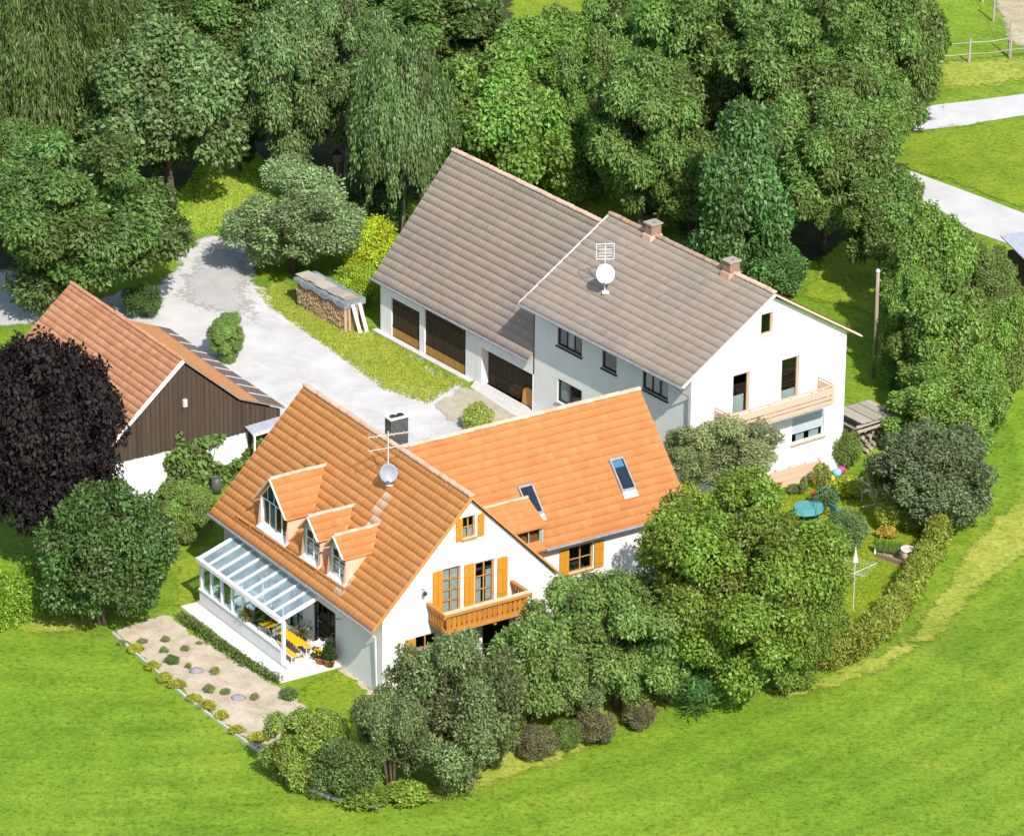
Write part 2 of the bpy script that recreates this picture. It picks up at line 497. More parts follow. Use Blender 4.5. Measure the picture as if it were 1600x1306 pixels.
class MB:
    """collects polygons; build() links them as one mesh object"""

    def __init__(self):
        self.v, self.f, self.m = [], [], []
        self.mi = 0

    def quad(self, a, b, c, d):
        self.poly([a, b, c, d])

    def poly(self, pts):
        i = len(self.v)
        self.v += [tuple(map(float, p)) for p in pts]
        self.f.append(tuple(range(i, i + len(pts))))
        self.m.append(self.mi)

    def hexa(self, c):
        """8 corners: bottom ring 0-3, top ring 4-7 (counter-clockwise)"""
        i = len(self.v)
        self.v += [tuple(map(float, p)) for p in c]
        for f in ((3, 2, 1, 0), (4, 5, 6, 7), (0, 1, 5, 4), (1, 2, 6, 5), (2, 3, 7, 6), (3, 0, 4, 7)):
            self.f.append(tuple(i + k for k in f))
            self.m.append(self.mi)

    def box(self, x0, x1, y0, y1, z0, z1):
        self.hexa([(x0, y0, z0), (x1, y0, z0), (x1, y1, z0), (x0, y1, z0),
                   (x0, y0, z1), (x1, y0, z1), (x1, y1, z1), (x0, y1, z1)])

    def obox(self, o, u, v, w, a, b, c):
        """box with one corner at o, edges a*u, b*v, c*w"""
        o, u, v, w = (np.array(k, float) for k in (o, u, v, w))
        if np.dot(np.cross(u, v), w) < 0:
            o = o + u * a
            u = -u
        P = lambda i, j, k: o + u * a * i + v * b * j + w * c * k
        self.hexa([P(0, 0, 0), P(1, 0, 0), P(1, 1, 0), P(0, 1, 0), P(0, 0, 1), P(1, 0, 1), P(1, 1, 1), P(0, 1, 1)])

    def bar(self, p, q, w, h=None, up=(0, 0, 1)):
        """rectangular bar from p to q"""
        h = w if h is None else h
        p, q = np.array(p, float), np.array(q, float)
        d = q - p
        L = np.linalg.norm(d)
        d /= L
        s = np.cross(d, np.array(up, float))
        if np.linalg.norm(s) < 1e-3:
            s = np.cross(d, np.array((1.0, 0, 0)))
        s /= np.linalg.norm(s)
        t = np.cross(s, d)
        self.obox(p - s * w / 2 - t * h / 2, s, d, t, w, L, h)

    def tube(self, pts, rad, n=8, cap=True):
        pts = [np.array(p, float) for p in pts]
        rads = rad if isinstance(rad, (list, tuple)) else [rad] * len(pts)
        i0 = len(self.v)
        for k, p in enumerate(pts):
            d = pts[min(k + 1, len(pts) - 1)] - pts[max(k - 1, 0)]
            d /= np.linalg.norm(d)
            ref = np.array((0, 0, 1.0)) if abs(d[2]) < 0.9 else np.array((1.0, 0, 0))
            s = np.cross(d, ref); s /= np.linalg.norm(s)
            t = np.cross(d, s)
            for j in range(n):
                an = 2 * math.pi * j / n
                self.v.append(tuple(p + (s * math.cos(an) + t * math.sin(an)) * rads[k]))
        for k in range(len(pts) - 1):
            for j in range(n):
                a, b = i0 + k * n + j, i0 + k * n + (j + 1) % n
                self.f.append((a, b, b + n, a + n)); self.m.append(self.mi)
        if cap:
            self.f.append(tuple(i0 + j for j in reversed(range(n)))); self.m.append(self.mi)
            e = i0 + (len(pts) - 1) * n
            self.f.append(tuple(e + j for j in range(n))); self.m.append(self.mi)

    def lathe(self, c, prof, n=14):
        """profile [(r, z), ...] turned about the vertical through c"""
        i0 = len(self.v)
        for r, z in prof:
            for j in range(n):
                an = 2 * math.pi * j / n
                self.v.append((c[0] + r * math.cos(an), c[1] + r * math.sin(an), c[2] + z))
        for k in range(len(prof) - 1):
            for j in range(n):
                a, b = i0 + k * n + j, i0 + k * n + (j + 1) % n
                self.f.append((a, b, b + n, a + n)); self.m.append(self.mi)

    def build(self, name, mat, parent=None, smooth_=False, kind=None):
        me = bpy.data.meshes.new(name)
        me.from_pydata(self.v, [], self.f)
        for m_ in (mat if isinstance(mat, (list, tuple)) else [mat]):
            me.materials.append(m_)
        if isinstance(mat, (list, tuple)) and len(mat) > 1:
            me.polygons.foreach_set('material_index', self.m)
        if smooth_:
            me.polygons.foreach_set('use_smooth', [True] * len(me.polygons))
        if len(self.f) < 4000:
            bm = bmesh.new(); bm.from_mesh(me)
            bmesh.ops.recalc_face_normals(bm, faces=bm.faces)
            bm.to_mesh(me); bm.free()
        me.update()
        return link(name, me, parent, kind)


def link(name, me, parent=None, kind=None):
    o = bpy.data.objects.new(name, me)
    COL.objects.link(o)
    if parent is not None:
        o.parent = parent
    if kind:
        o['kind'] = kind
    return o


def tag(o, label, cat, group=None):
    o['label'] = label
    o['category'] = cat
    if group:
        o['group'] = group
    return o


def thing(name, label, cat, loc=(0, 0, 0), yaw=0.0, group=None):
    o = bpy.data.objects.new(name, None)
    o.empty_display_size = 0.3
    COL.objects.link(o)
    o.location = tuple(map(float, loc))
    o.rotation_euler = (0, 0, yaw)
    return tag(o, label, cat, group)


def dup(root, loc=None, yaw=None, label=None):
    """copy of a thing with its parts and sub-parts"""
    def rec(o, par):
        c = o.copy()
        COL.objects.link(c)
        if par is not None:
            c.parent = par
        for ch in list(o.children):
            rec(ch, c)
        return c
    r = rec(root, None)
    if loc is not None:
        r.location = tuple(map(float, loc))
    if yaw is not None:
        r.rotation_euler = (0, 0, yaw)
    if label:
        r['label'] = label
    return r


def raw_mesh(name, verts, quads, mat, attrs=None):
    """fast mesh of quads from numpy arrays, with float face attributes"""
    me = bpy.data.meshes.new(name)
    nv, nf = len(verts), len(quads)
    k = quads.shape[1]
    me.vertices.add(nv)
    me.vertices.foreach_set('co', np.ascontiguousarray(verts, dtype=np.float32).ravel())
    me.loops.add(nf * k)
    me.loops.foreach_set('vertex_index', np.ascontiguousarray(quads, dtype=np.int32).ravel())
    me.polygons.add(nf)
    me.polygons.foreach_set('loop_start', np.arange(0, nf * k, k, dtype=np.int32))
    me.polygons.foreach_set('loop_total', np.full(nf, k, dtype=np.int32))
    for an, arr in (attrs or {}).items():
        a = me.attributes.new(an, 'FLOAT', 'FACE')
        a.data.foreach_set('value', np.ascontiguousarray(arr, dtype=np.float32))
    me.materials.append(mat)
    me.update(calc_edges=True)
    return me


def wall_with_holes(mb, outline, holes, P, depth=0.28):
    """flat wall: outline and rectangular openings in (u, z); P(u, z, d) gives the point, d behind the face"""
    pts = [Vector(p) for p in outline]
    edges = [(i, (i + 1) % len(pts)) for i in range(len(pts))]
    for (a, b, c, d) in holes:
        i = len(pts)
        pts += [Vector((a, c)), Vector((b, c)), Vector((b, d)), Vector((a, d))]
        edges += [(i, i + 1), (i + 1, i + 2), (i + 2, i + 3), (i + 3, i)]
    vo, _, fo, _, _, _ = delaunay_2d_cdt(pts, edges, [], 1, 1e-5)
    i0 = len(mb.v)
    mb.v += [tuple(P(v.x, v.y, 0.0)) for v in vo]
    for f in fo:
        cx = sum(vo[i].x for i in f) / len(f)
        cy = sum(vo[i].y for i in f) / len(f)
        if any(a < cx < b and c < cy < d for (a, b, c, d) in holes):
            continue
        mb.f.append(tuple(i0 + i for i in f)); mb.m.append(mb.mi)
    for (a, b, c, d) in holes:
        ring = [(a, c), (b, c), (b, d), (a, d)]
        for k in range(4):
            p, q = ring[k], ring[(k + 1) % 4]
            mb.quad(P(*p, 0), P(*q, 0), P(*q, depth), P(*p, depth))


def window(parent, P, a, b, c, d, cols=2, rows=2, frame=None, fw=0.07, glass=None, depth=0.14, curtain=None, sill=None,
           name='window', door=False, mw=0.045, blind=0.0, curmat=None):
    """window in the opening a..b, c..d of a wall given by P(u, z, depth): frame with muntins, one pane per field, curtain, sill"""
    frame = frame or FRAME_D
    glass = glass or GLASS
    mb = MB()

    def slab(u0, u1, z0, z1, d0, d1, m=mb):
        m.hexa([P(u0, z0, d1), P(u1, z0, d1), P(u1, z0, d0), P(u0, z0, d0), P(u0, z1, d1), P(u1, z1, d1), P(u1, z1, d0), P(u0, z1, d0)])
    e = 0.004
    slab(a + e, a + fw, c + e, d - e, depth - .03, depth + .05)
    slab(b - fw, b - e, c + e, d - e, depth - .03, depth + .05)
    slab(a + fw + .001, b - fw - .001, c + e, c + fw, depth - .028, depth + .048)
    slab(a + fw + .001, b - fw - .001, d - fw, d - e, depth - .028, depth + .048)
    us = np.linspace(a + fw, b - fw, cols + 1)
    zs = np.linspace(c + fw, d - fw, rows + 1)
    for i in range(1, cols):
        w = fw * 0.75 if (cols == 2 or door) else mw
        slab(us[i] - w / 2, us[i] + w / 2, c + fw + .001, d - fw - .001, depth - .024, depth + .04)
    for j in range(1, rows):
        for i in range(cols):
            slab(us[i] + .02, us[i + 1] - .02, zs[j] - mw / 2, zs[j] + mw / 2, depth - .02, depth + .03)
    w_ = mb.build(name, frame, parent)
    top = w_
    if parent.parent is not None:      # a window of a dormer: its panes stay at the third level
        w_ = parent
    for i in range(cols):
        for j in range(rows):
            g = MB()
            slab(us[i] + .012, us[i + 1] - .012, zs[j] + .012, zs[j + 1] - .012, depth + .004, depth + .012, g)
            g.build('pane', glass, w_)
    if curtain:
        for (f0, f1, g0, g1) in curtain:
            cm = MB()
            n = 10
            u0, u1 = a + (b - a) * f0, a + (b - a) * f1
            z0, z1 = c + (d - c) * g0, c + (d - c) * g1
            xs = np.linspace(u0, u1, n + 1)
            for k in range(n):
                d0 = depth + .065 + .025 * (k % 2)
                d1 = depth + .065 + .025 * ((k + 1) % 2)
                cm.quad(P(xs[k], z0, d0), P(xs[k + 1], z0, d1), P(xs[k + 1], z1, d1), P(xs[k], z1, d0))
            cm.build('curtain', curmat or CURTAIN, w_)
    if blind:
        bm_ = MB()
        n = 10
        zb = np.linspace(d - (d - c) * blind, d - .03, n + 1)
        for k in range(n):
            slab(a + .02, b - .02, zb[k], zb[k + 1] - .012, depth - .075 + .01 * (k % 2), depth - .045, bm_)
        bm_.build('blind', BLIND, w_)
    if sill:
        s_ = MB()
        slab(a - .06, b + .06, c - .06, c - .002, -.09, depth - .035, s_)
        s_.build('sill', sill, w_)
    return top


def shutter(parent, P, a, b, c, d, mat=None):
    """open wooden shutter flat against the wall: two upright boards, two ledges, hinges"""
    mb = MB()

    def slab(u0, u1, z0, z1, d0, d1):
        mb.hexa([P(u0, z0, d1), P(u1, z0, d1), P(u1, z0, d0), P(u0, z0, d0), P(u0, z1, d1), P(u1, z1, d1), P(u1, z1, d0), P(u0, z1, d0)])
    mid = (a + b) / 2
    slab(a, mid - .006, c, d, -.065, -.025)
    slab(mid + .006, b, c, d, -.062, -.025)
    for z in (c + (d - c) * .2, c + (d - c) * .75):
        slab(a + .02, b - .02, z - .05, z + .05, -.085, -.0655)
    return mb.build('shutter', mat or SHUT, parent)


# ---- roof tiles
def tile_profile(W, L, th=0.026):
    us = np.array([0, .18, .36, .82, 1.0]) * W
    hs = np.array([.006, .009, .002, .0, .005])
    v = []
    gap = 0.014
    for k, (vv, lift) in enumerate(((0.0, .020), (L - gap, th), (L - gap, -0.004))):
        for u, h in zip(us, hs):
            hh = h if k < 2 else 0.0
            v.append((u, vv, lift + hh))
    q = []
    for r in range(2):
        for c in range(4):
            a = r * 5 + c
            q.append((a, a + 5, a + 6, a + 1))
    return np.array(v), np.array(q)


def slope_tiles(roof, o, u, v, W, L, nu, nv, keep, mat, nsep, pale=None, palemat=None, name='roof_tile', th=0.026, u_shift=0.0):
    """o: ridge corner of the slope in the thing's frame; u along the ridge, v down the slope. nsep nearest tiles become objects."""
    o, u, v = (np.array(k, float) for k in (o, u, v))
    w = np.cross(u, v)
    if w[2] < 0:
        o = o + u * (nu * W)
        u = -u
        w = np.cross(u, v)
    tv, tq = tile_profile(W, L, th)
    cells = []
    for j in range(nv):
        for i in range(nu):
            p = o + u * (i * W) + v * (j * L)
            cpt = p + u * W / 2 + v * L / 2
            if keep is None or keep(cpt):
                cells.append((p, cpt))
    root = roof
    while root.parent:
        root = root.parent
    yaw = root.rotation_euler[2]
    wx = np.array([(root.location[0] + c[1][0] * math.cos(yaw) - c[1][1] * math.sin(yaw),
                    root.location[1] + c[1][0] * math.sin(yaw) + c[1][1] * math.cos(yaw), c[1][2]) for c in cells])
    order = np.argsort((wx - CAM) @ FW)
    R = np.stack([u, v, w], 1)
    sep = set(order[:nsep].tolist())
    me = raw_mesh(name, tv, tq, mat, {'rnd': np.zeros(len(tq))}) if nsep else None
    me_p = raw_mesh(name, tv, tq, palemat, {'rnd': np.zeros(len(tq))}) if (nsep and pale) else None
    V, Q, A, MI = [], [], [], []
    cnt = 0
    for i, (p, cpt) in enumerate(cells):
        jit = RNG.normal(0, 1, 3)
        pp = p + v * jit[0] * .004 + w * jit[1] * .003
        tilt = jit[2] * .003
        isp = bool(pale and pale(cpt))
        if i in sep:
            ob = link(name, me_p if isp else me, roof)
            Rm = np.stack([u + w * tilt, v, w - u * tilt], 1)
            ob.matrix_local = Matrix([[*Rm[r], pp[r]] for r in range(3)] + [[0, 0, 0, 1]])
        else:
            V.append(pp + tv @ R.T + np.outer(tv[:, 0] * tilt, w))
            Q.append(tq + cnt * len(tv))
            A.append(np.full(len(tq), RNG.random()))
            MI.append(np.full(len(tq), 1 if isp else 0))
            cnt += 1
    if cnt:
        fme = raw_mesh('tile_field', np.concatenate(V), np.concatenate(Q), mat, {'rnd': np.concatenate(A)})
        if pale:
            fme.materials.append(palemat)
            fme.polygons.foreach_set('material_index', np.concatenate(MI).astype(np.int32))
        link('tile_field', fme, roof, 'stuff')


def ridge_tiles(roof, p, q, mat, r=0.14, L=0.36):
    p, q = np.array(p, float), np.array(q, float)
    d = q - p
    n = max(1, int(np.linalg.norm(d) / L))
    d /= np.linalg.norm(d)
    st = np.linalg.norm(q - p) / n
    mb = MB()
    k = 6
    for e, rr in ((0.0, r), (st * 1.06, r * .86)):
        for j in range(k + 1):
            an = math.pi * (j / k) * 1.1 - .157
            mb.v.append((e, math.cos(an) * rr, math.sin(an) * rr * .85))
    for j in range(k):
        mb.f.append((j, j + 1, j + k + 2, j + k + 1)); mb.m.append(0)
    mb.f.append(tuple(range(k + 1))); mb.m.append(0)
    me = bpy.data.meshes.new('ridge_tile')
    me.from_pydata(mb.v, [], mb.f)
    me.materials.append(mat)
    s = np.cross((0, 0, 1), d); s /= np.linalg.norm(s)
    w = np.cross(d, s)
    for i in range(n):
        ob = link('ridge_tile', me, roof)
        pp = p + d * st * i + w * random.uniform(-.012, .012)
        ob.matrix_local = Matrix([[d[r_], s[r_], w[r_], pp[r_]] for r_ in range(3)] + [[0, 0, 0, 1]])


def deck(mb, pts, th=0.10):
    """slab below a slope: top polygon and thickness downwards"""
    pts = [np.array(p, float) for p in pts]
    dn = np.array((0, 0, -th))
    mb.poly(pts)
    mb.poly([p + dn for p in reversed(pts)])
    for i in range(len(pts)):
        a, b = pts[i], pts[(i + 1) % len(pts)]
        mb.quad(a, a + dn, b + dn, b)

# ================================================================== GROUND
def build_ground():
    def axis(lo, hi, step, far):
        fine = np.arange(lo, hi + .01, step)
        out = []
        x = hi; d = step
        while x < far:
            d *= 1.35; x += d; out.append(x)
        neg = []
        x = lo; d = step
        while x > -far:
            d *= 1.35; x -= d; neg.append(x)
        return np.array(neg[::-1] + fine.tolist() + out)
    xs = axis(-48, 48, 0.75, 3500)
    ys = axis(-62, 82, 0.75, 3500)
    X, Y = np.meshgrid(xs, ys)
    Z = hterr(X, Y)
    V = np.stack([X, Y, Z], -1).reshape(-1, 3)
    nx = len(xs)
    i, j = np.meshgrid(np.arange(nx - 1), np.arange(len(ys) - 1))
    a = (j * nx + i).ravel()
    Q = np.stack([a, a + 1, a + nx + 1, a + nx], 1)
    me = raw_mesh('ground', V, Q, MEADOW)
    me.polygons.foreach_set('use_smooth', [True] * len(me.polygons))
    link('ground', me, None, 'structure')


def in_poly(x, y, poly):
    c = False
    n = len(poly)
    for i in range(n):
        x1, y1 = poly[i]; x2, y2 = poly[(i + 1) % n]
        if (y1 > y) != (y2 > y) and x < (x2 - x1) * (y - y1) / (y2 - y1) + x1:
            c = not c
    return c


def sheet(name, poly, mat, dz, step=0.9, edgew=1.3, px=True, jit=0.18, hard=False):
    """sheet of ground on the terrain; 'edge' runs 0..1 inwards from its border"""
    P2 = [tuple(G(*p)[:2]) for p in poly] if px else poly
    ring = []
    for i in range(len(P2)):
        a, b = np.array(P2[i]), np.array(P2[(i + 1) % len(P2)])
        n = max(1, int(np.linalg.norm(b - a) / step))
        for k in range(n):
            q = a + (b - a) * k / n
            if not hard and k:
                q = q + RNG.normal(0, jit, 2)
            ring.append(q)
    R = np.array(ring)
    pts = [Vector(p) for p in R]
    edges = [(i, (i + 1) % len(pts)) for i in range(len(pts))]
    lo, hi = R.min(0), R.max(0)
    A, B = R, np.roll(R, -1, 0)

    def dist(p):
        ab = B - A
        t = np.clip(((p - A) * ab).sum(1) / np.maximum((ab * ab).sum(1), 1e-9), 0, 1)
        return np.sqrt(((A + ab * t[:, None] - p) ** 2).sum(1).min())
    for x in np.arange(lo[0], hi[0], step):
        for y in np.arange(lo[1], hi[1], step):
            p = np.array((x, y)) + RNG.uniform(-.2, .2, 2) * step
            if in_poly(p[0], p[1], R) and dist(p) > step * .35:
                pts.append(Vector(p))
    vo, _, fo, _, _, _ = delaunay_2d_cdt(pts, edges, [], 1, 1e-6)
    me = bpy.data.meshes.new(name)
    me.from_pydata([(v.x, v.y, float(hterr(v.x, v.y)) + dz) for v in vo], [], fo)
    at = me.attributes.new('edge', 'FLOAT', 'POINT')
    at.data.foreach_set('value', np.array([1.0 if hard else min(1.0, dist(np.array((v.x, v.y))) / edgew) for v in vo], dtype=np.float32))
    me.materials.append(mat)
    me.update()
    return link(name, me, None, 'structure')


build_ground()
# woodland floor behind the farm and under the crowns
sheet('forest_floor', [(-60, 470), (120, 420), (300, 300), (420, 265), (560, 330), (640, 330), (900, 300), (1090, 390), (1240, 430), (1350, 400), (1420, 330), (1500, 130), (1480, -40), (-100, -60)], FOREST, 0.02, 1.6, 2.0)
sheet('field', [(740, -90), (950, -90), (935, 40), (880, 60), (790, 40)], LAWN, 0.06, 1.5, 0.8)
sheet('path_grass', [(262, 372), (285, 300), (330, 225), (385, 222), (435, 275), (400, 350), (330, 366)], YARDG, 0.034, 0.8, 1.2)
sheet('clearing', [(1240, 470), (1275, 400), (1340, 350), (1400, 430), (1380, 520), (1300, 480)], LAWN, 0.04, 1.0, 1.0)
sheet('clearing_grass', [(860, 330), (910, 300), (1010, 340), (1100, 400), (1140, 430), (1060, 430), (960, 350)], LAWN, 0.04, 0.9, 1.0)
# driveway, yard and roads
sheet('driveway', [(110, 470), (180, 450), (240, 440), (292, 372), (330, 362), (405, 358), (425, 400), (408, 440), (440, 450), (500, 495), (600, 522), (735, 596), (835, 655), (835, 720), (740, 690), (740, 760), (560, 780), (420, 720), (330, 640), (230, 560), (140, 520), (110, 500)], GRAVEL, 0.02, 0.9, 1.1)
sheet('shaded_lane', [(-80, 415), (60, 418), (115, 462), (115, 505), (-80, 520)], ASPH, 0.026, 1.0, 1.0)
sheet('asphalt_lane', [(235, 470), (292, 374), (330, 364), (400, 360), (415, 420), (408, 455), (440, 500), (430, 530), (330, 500), (270, 480)], ASPH, 0.032, 0.9, 2.4)
sheet('brown_apron', [(668, 632), (724, 601), (770, 612), (835, 650), (830, 720), (740, 690), (690, 660)], BROWNG, 0.03, 0.6, 0.7)
sheet('yard_grass', [(402, 445), (450, 430), (520, 480), (600, 518), (660, 560), (728, 596), (668, 634), (600, 612), (540, 567), (470, 517), (416, 482)], YARDG, 0.036, 0.4, 0.8)
ap = sheet('barn_apron', [(735, 606), (745, 592), (848, 650), (842, 668), (800, 648)], CONC, 0.045, 0.6, 0.5, hard=True)
sheet('road', [(1380, 175), (1450, 166), (1520, 158), (1700, 135), (1700, 172), (1590, 182), (1500, 198), (1390, 208)], ROAD, 0.02, 1.0, 0.25, hard=True)
sheet('side_road', [(1380, 262), (1412, 264), (1500, 296), (1600, 334), (1700, 370), (1700, 450), (1600, 390), (1520, 362), (1450, 320), (1390, 286)], ROAD, 0.02, 1.0, 0.25, hard=True)
sheet('verge_grass', [(1330, 205), (1410, 200), (1590, 184), (1700, 172), (1700, 368), (1600, 333), (1480, 287), (1405, 262), (1330, 262)], LAWN, 0.032, 1.2, 0.8)
sheet('dry_bank', [(1540, -20), (1700, -20), (1700, 100), (1585, 75), (1555, 40)], BANK, 0.03, 1.2, 0.8)
sheet('dry_verge', [(1430, 85), (1720, 72), (1720, 130), (1430, 158)], DRYG, 0.03, 1.0, 2.8)
# garden
sheet('garden_lawn', [(1180, 790), (1220, 742), (1300, 735), (1420, 760), (1480, 800), (1420, 960), (1360, 1020), (1300, 1030), (1150, 960)], LAWN, 0.03, 0.8, 1.0)
sheet('house_lawn', [(268, 950), (262, 870), (335, 855), (400, 900), (300, 960)], LAWN, 0.025, 0.6, 0.7)
sheet('front_lawn', [(440, 1090), (470, 1055), (560, 1035), (640, 1080), (620, 1180), (520, 1160)], LAWN, 0.025, 0.6, 0.7)
sheet('shrub_bed_grass', [(600, 1270), (680, 1215), (760, 1170), (900, 1100), (1010, 1070), (1130, 1070), (1000, 1140), (880, 1205), (760, 1240), (660, 1275)], DRYG, 0.03, 0.7, 1.3)
sheet('hedge_verge', [(1120, 1085), (1250, 1060), (1370, 1010), (1440, 940), (1490, 860), (1530, 812), (1640, 745), (1640, 850), (1575, 905), (1495, 992), (1395, 1058), (1260, 1098)], DRYG, 0.07, 0.6, 1.25)
sheet('bed_soil', [(172, 984), (262, 955), (300, 985), (440, 1072), (484, 1100), (476, 1170), (420, 1188), (372, 1152), (330, 1120), (250, 1055), (212, 1022)], SAND, 0.03, 0.4, 0.28, jit=.06)
sheet('hedge_foot', [(-20, 985), (-20, 965), (80, 945), (180, 965), (190, 985), (80, 1000)], DRYG, 0.03, 0.8, 1.2)
sheet('gravel_strip', [(520, 1046), (540, 1040), (620, 1095), (600, 1110)], SAND, 0.034, 0.4, 0.3)
sheet('flower_bed', [(1366, 868), (1412, 850), (1425, 882), (1408, 886)], SAND, 0.045, 0.4, 0.3)

# ================================================================== ORANGE-ROOFED HOUSE
HR, HE, HWD, HL = 8.501, 3.422, 4.948, 14.018
K = (HR - HE) / HWD
SL = math.hypot(1, K)
house = thing('house', 'white house with a bright orange tiled roof, dormers and ochre shutters in the foreground', 'house', (OHX, OHY, 0), OHYAW)
WS = 5.949            # wing ridge at this s
WT = 0.055            # tile thickness above the deck


def roof_z(t):
    return HR - WT - abs(t) * K


# walls
Pg = lambda u, z, d: (0.2 + d, u, z)
Pl = lambda u, z, d: (u, 4.32 - d, z)
Pw = lambda u, z, d: (2.2 + d, -u, z)
Pwe = lambda u, z, d: (u, -12.3 + d, z)
zt = HR - .26 - 4.32 * K
ztr = HR - .26 - 4.45 * K
zp = HR - .26
mb = MB()
G_H = [(-0.30, 0.36, 6.45, 7.47), (0.42, 1.32, 3.15, 5.28), (-1.28, -0.30, 3.15, 5.18), (1.62, 2.68, 1.1, 2.42),
       (-2.1, -0.7, 0.05, 2.25), (-3.05, -2.3, 1.1, 2.3)]
wall_with_holes(mb, [(-4.45, -1.4), (4.32, -1.4), (4.32, zt), (0, zp), (-4.45, ztr)], G_H, Pg)
L_H = [(4.1, 6.0, 0.16, 2.35), (6.9, 8.1, 0.16, 2.35), (9.0, 11.0, 0.9, 2.3)]
wall_with_holes(mb, [(0.2, -1.4), (13.8, -1.4), (13.8, zt), (0.2, zt)], L_H, Pl)
mb.poly([(13.8, -4.45, -1.4), (13.8, 4.32, -1.4), (13.8, 4.32, zt), (13.8, 0, zp), (13.8, -4.45, ztr)])
mb.quad((0.2, -4.45, -1.4), (2.2, -4.45, -1.4), (2.2, -4.45, ztr), (0.2, -4.45, ztr))
wtop = HR - .26 - 3.75 * K
W_H = [(6.42, 7.68, 2.36, 3.62)]
wall_with_holes(mb, [(4.45, -1.6), (12.3, -1.6), (12.3, wtop), (4.45, wtop)], W_H, Pw)
wall_with_holes(mb, [(2.2, -1.6), (9.7, -1.6), (9.7, wtop), (WS, HR - .26), (2.2, wtop)], [], Pwe)
mb.quad((9.7, -4.45, -1.4), (9.7, -12.3, -1.4), (9.7, -12.3, wtop), (9.7, -4.45, wtop))
mb.quad((9.7, -4.45, -1.4), (13.8, -4.45, -1.4), (13.8, -4.45, ztr), (9.7, -4.45, ztr))
mb.build('wall', WHITE2, house)
mb = MB()
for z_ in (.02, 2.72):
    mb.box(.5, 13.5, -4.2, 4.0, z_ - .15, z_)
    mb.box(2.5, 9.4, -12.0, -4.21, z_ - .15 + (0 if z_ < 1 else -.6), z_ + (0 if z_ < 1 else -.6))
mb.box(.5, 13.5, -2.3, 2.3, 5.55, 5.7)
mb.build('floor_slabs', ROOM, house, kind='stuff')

# roof decks
mb = MB()
e = HWD + 0.0
deck(mb, [(0, 0, HR - WT), (HL, 0, HR - WT), (HL, e, roof_z(e)), (0, e, roof_z(e))])
deck(mb, [(HL, 0, HR - WT - .003), (0, 0, HR - WT - .003), (0, -e, roof_z(e) - .003), (HL, -e, roof_z(e) - .003)])
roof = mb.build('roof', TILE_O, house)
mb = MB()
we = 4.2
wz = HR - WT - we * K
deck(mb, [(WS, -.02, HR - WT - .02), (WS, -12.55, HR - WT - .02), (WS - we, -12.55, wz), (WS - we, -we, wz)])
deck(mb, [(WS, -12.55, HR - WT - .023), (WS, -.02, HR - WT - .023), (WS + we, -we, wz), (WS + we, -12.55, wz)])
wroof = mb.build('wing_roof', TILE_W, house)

# dormers: centre s, half width, ridge z, eave z at the roof's half width
DORM = [(9.37, 1.19, 6.76, 1.36, 1.04), (6.11, 0.70, 6.22, 0.84, 0.98), (3.94, 0.67, 6.18, 0.80, 0.98)]
TF, ZB = 4.28, 4.10


def keep_main(c):
    for (sc, hw, zr, rh, kd) in DORM:
        if abs(c[0] - sc) < hw + .02 and c[1] < TF - .02 and zr - abs(c[0] - sc) * kd > HR - c[1] * K + .02:
            return False
    return True


def pale_main(c):
    s, t = c[0], c[1]
    mid = 4.75 - (t - 1.3) * 0.42
    w_ = .30 if t < 3.2 else .42
    return 1.25 < t < 4.6 and abs(s - mid) < w_ and random.random() < .8


NV = 19
TL = HWD * SL / NV
slope_tiles(roof, (0, 0, HR - WT), (1, 0, 0), (0, 1 / SL, -K / SL), HL / 46, TL, 46, NV, keep_main, TILE_O, 300, pale_main, TILE_PALE)
ridge_tiles(roof, (0.0, 0, HR - .02), (HL, 0, HR - .02), RIDGE_O)


def keep_wing(c):
    sw, tw = -c[1], c[0] - WS
    if sw < -tw + .1:
        return False
    if 2.4 < sw < 4.95 and tw < -2.6:
        return False
    if 9.6 < sw < 10.3 and -3.15 < tw < -2.0:
        return False
    if 4.72 < sw < 5.48 and -3.16 < tw < -2.1:
        return False
    return True


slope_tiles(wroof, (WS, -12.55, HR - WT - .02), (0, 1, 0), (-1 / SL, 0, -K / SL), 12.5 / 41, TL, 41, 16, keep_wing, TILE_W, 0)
ridge_tiles(wroof, (WS, -12.55, HR - .04), (WS, -0.1, HR - .04), RIDGE_O)
# verge boards and edge tiles along the gables
mb = MB()
for sg in (1, -1):
    mb.bar((.03, 0, HR - .16), (.03, sg * e, roof_z(e) - .10), .05, .16, (1, 0, 0))
mb.build('verge_board', FRAME_O, house)
# gutters
mb = MB()
mb.tube([(-.02, e + .07, HE - .12), (HL, e + .07, HE - .10)], .075, 8)
mb.build('gutter', ZINC, house)
mb = MB()
mb.tube([(WS - we - .07, -4.9, wz - .06), (WS - we - .07, -12.6, wz - .06)], .07, 8)
mb.build('gutter', ZINC, house)
mb = MB()
mb.tube([(.12, -e - .02, HE - .12), (.14, -4.62, HE - .62), (.14, -4.53, HE - .9), (.14, -4.53, -1.2)], .045, 7)
mb.build('downpipe', ZINC, house)
mb = MB()
mb.tube([(.55, e + .05, HE - .15), (.55, 4.45, HE - .7), (.55, 4.39, 0.05)], .04, 7)
mb.build('downpipe', GALV, house)

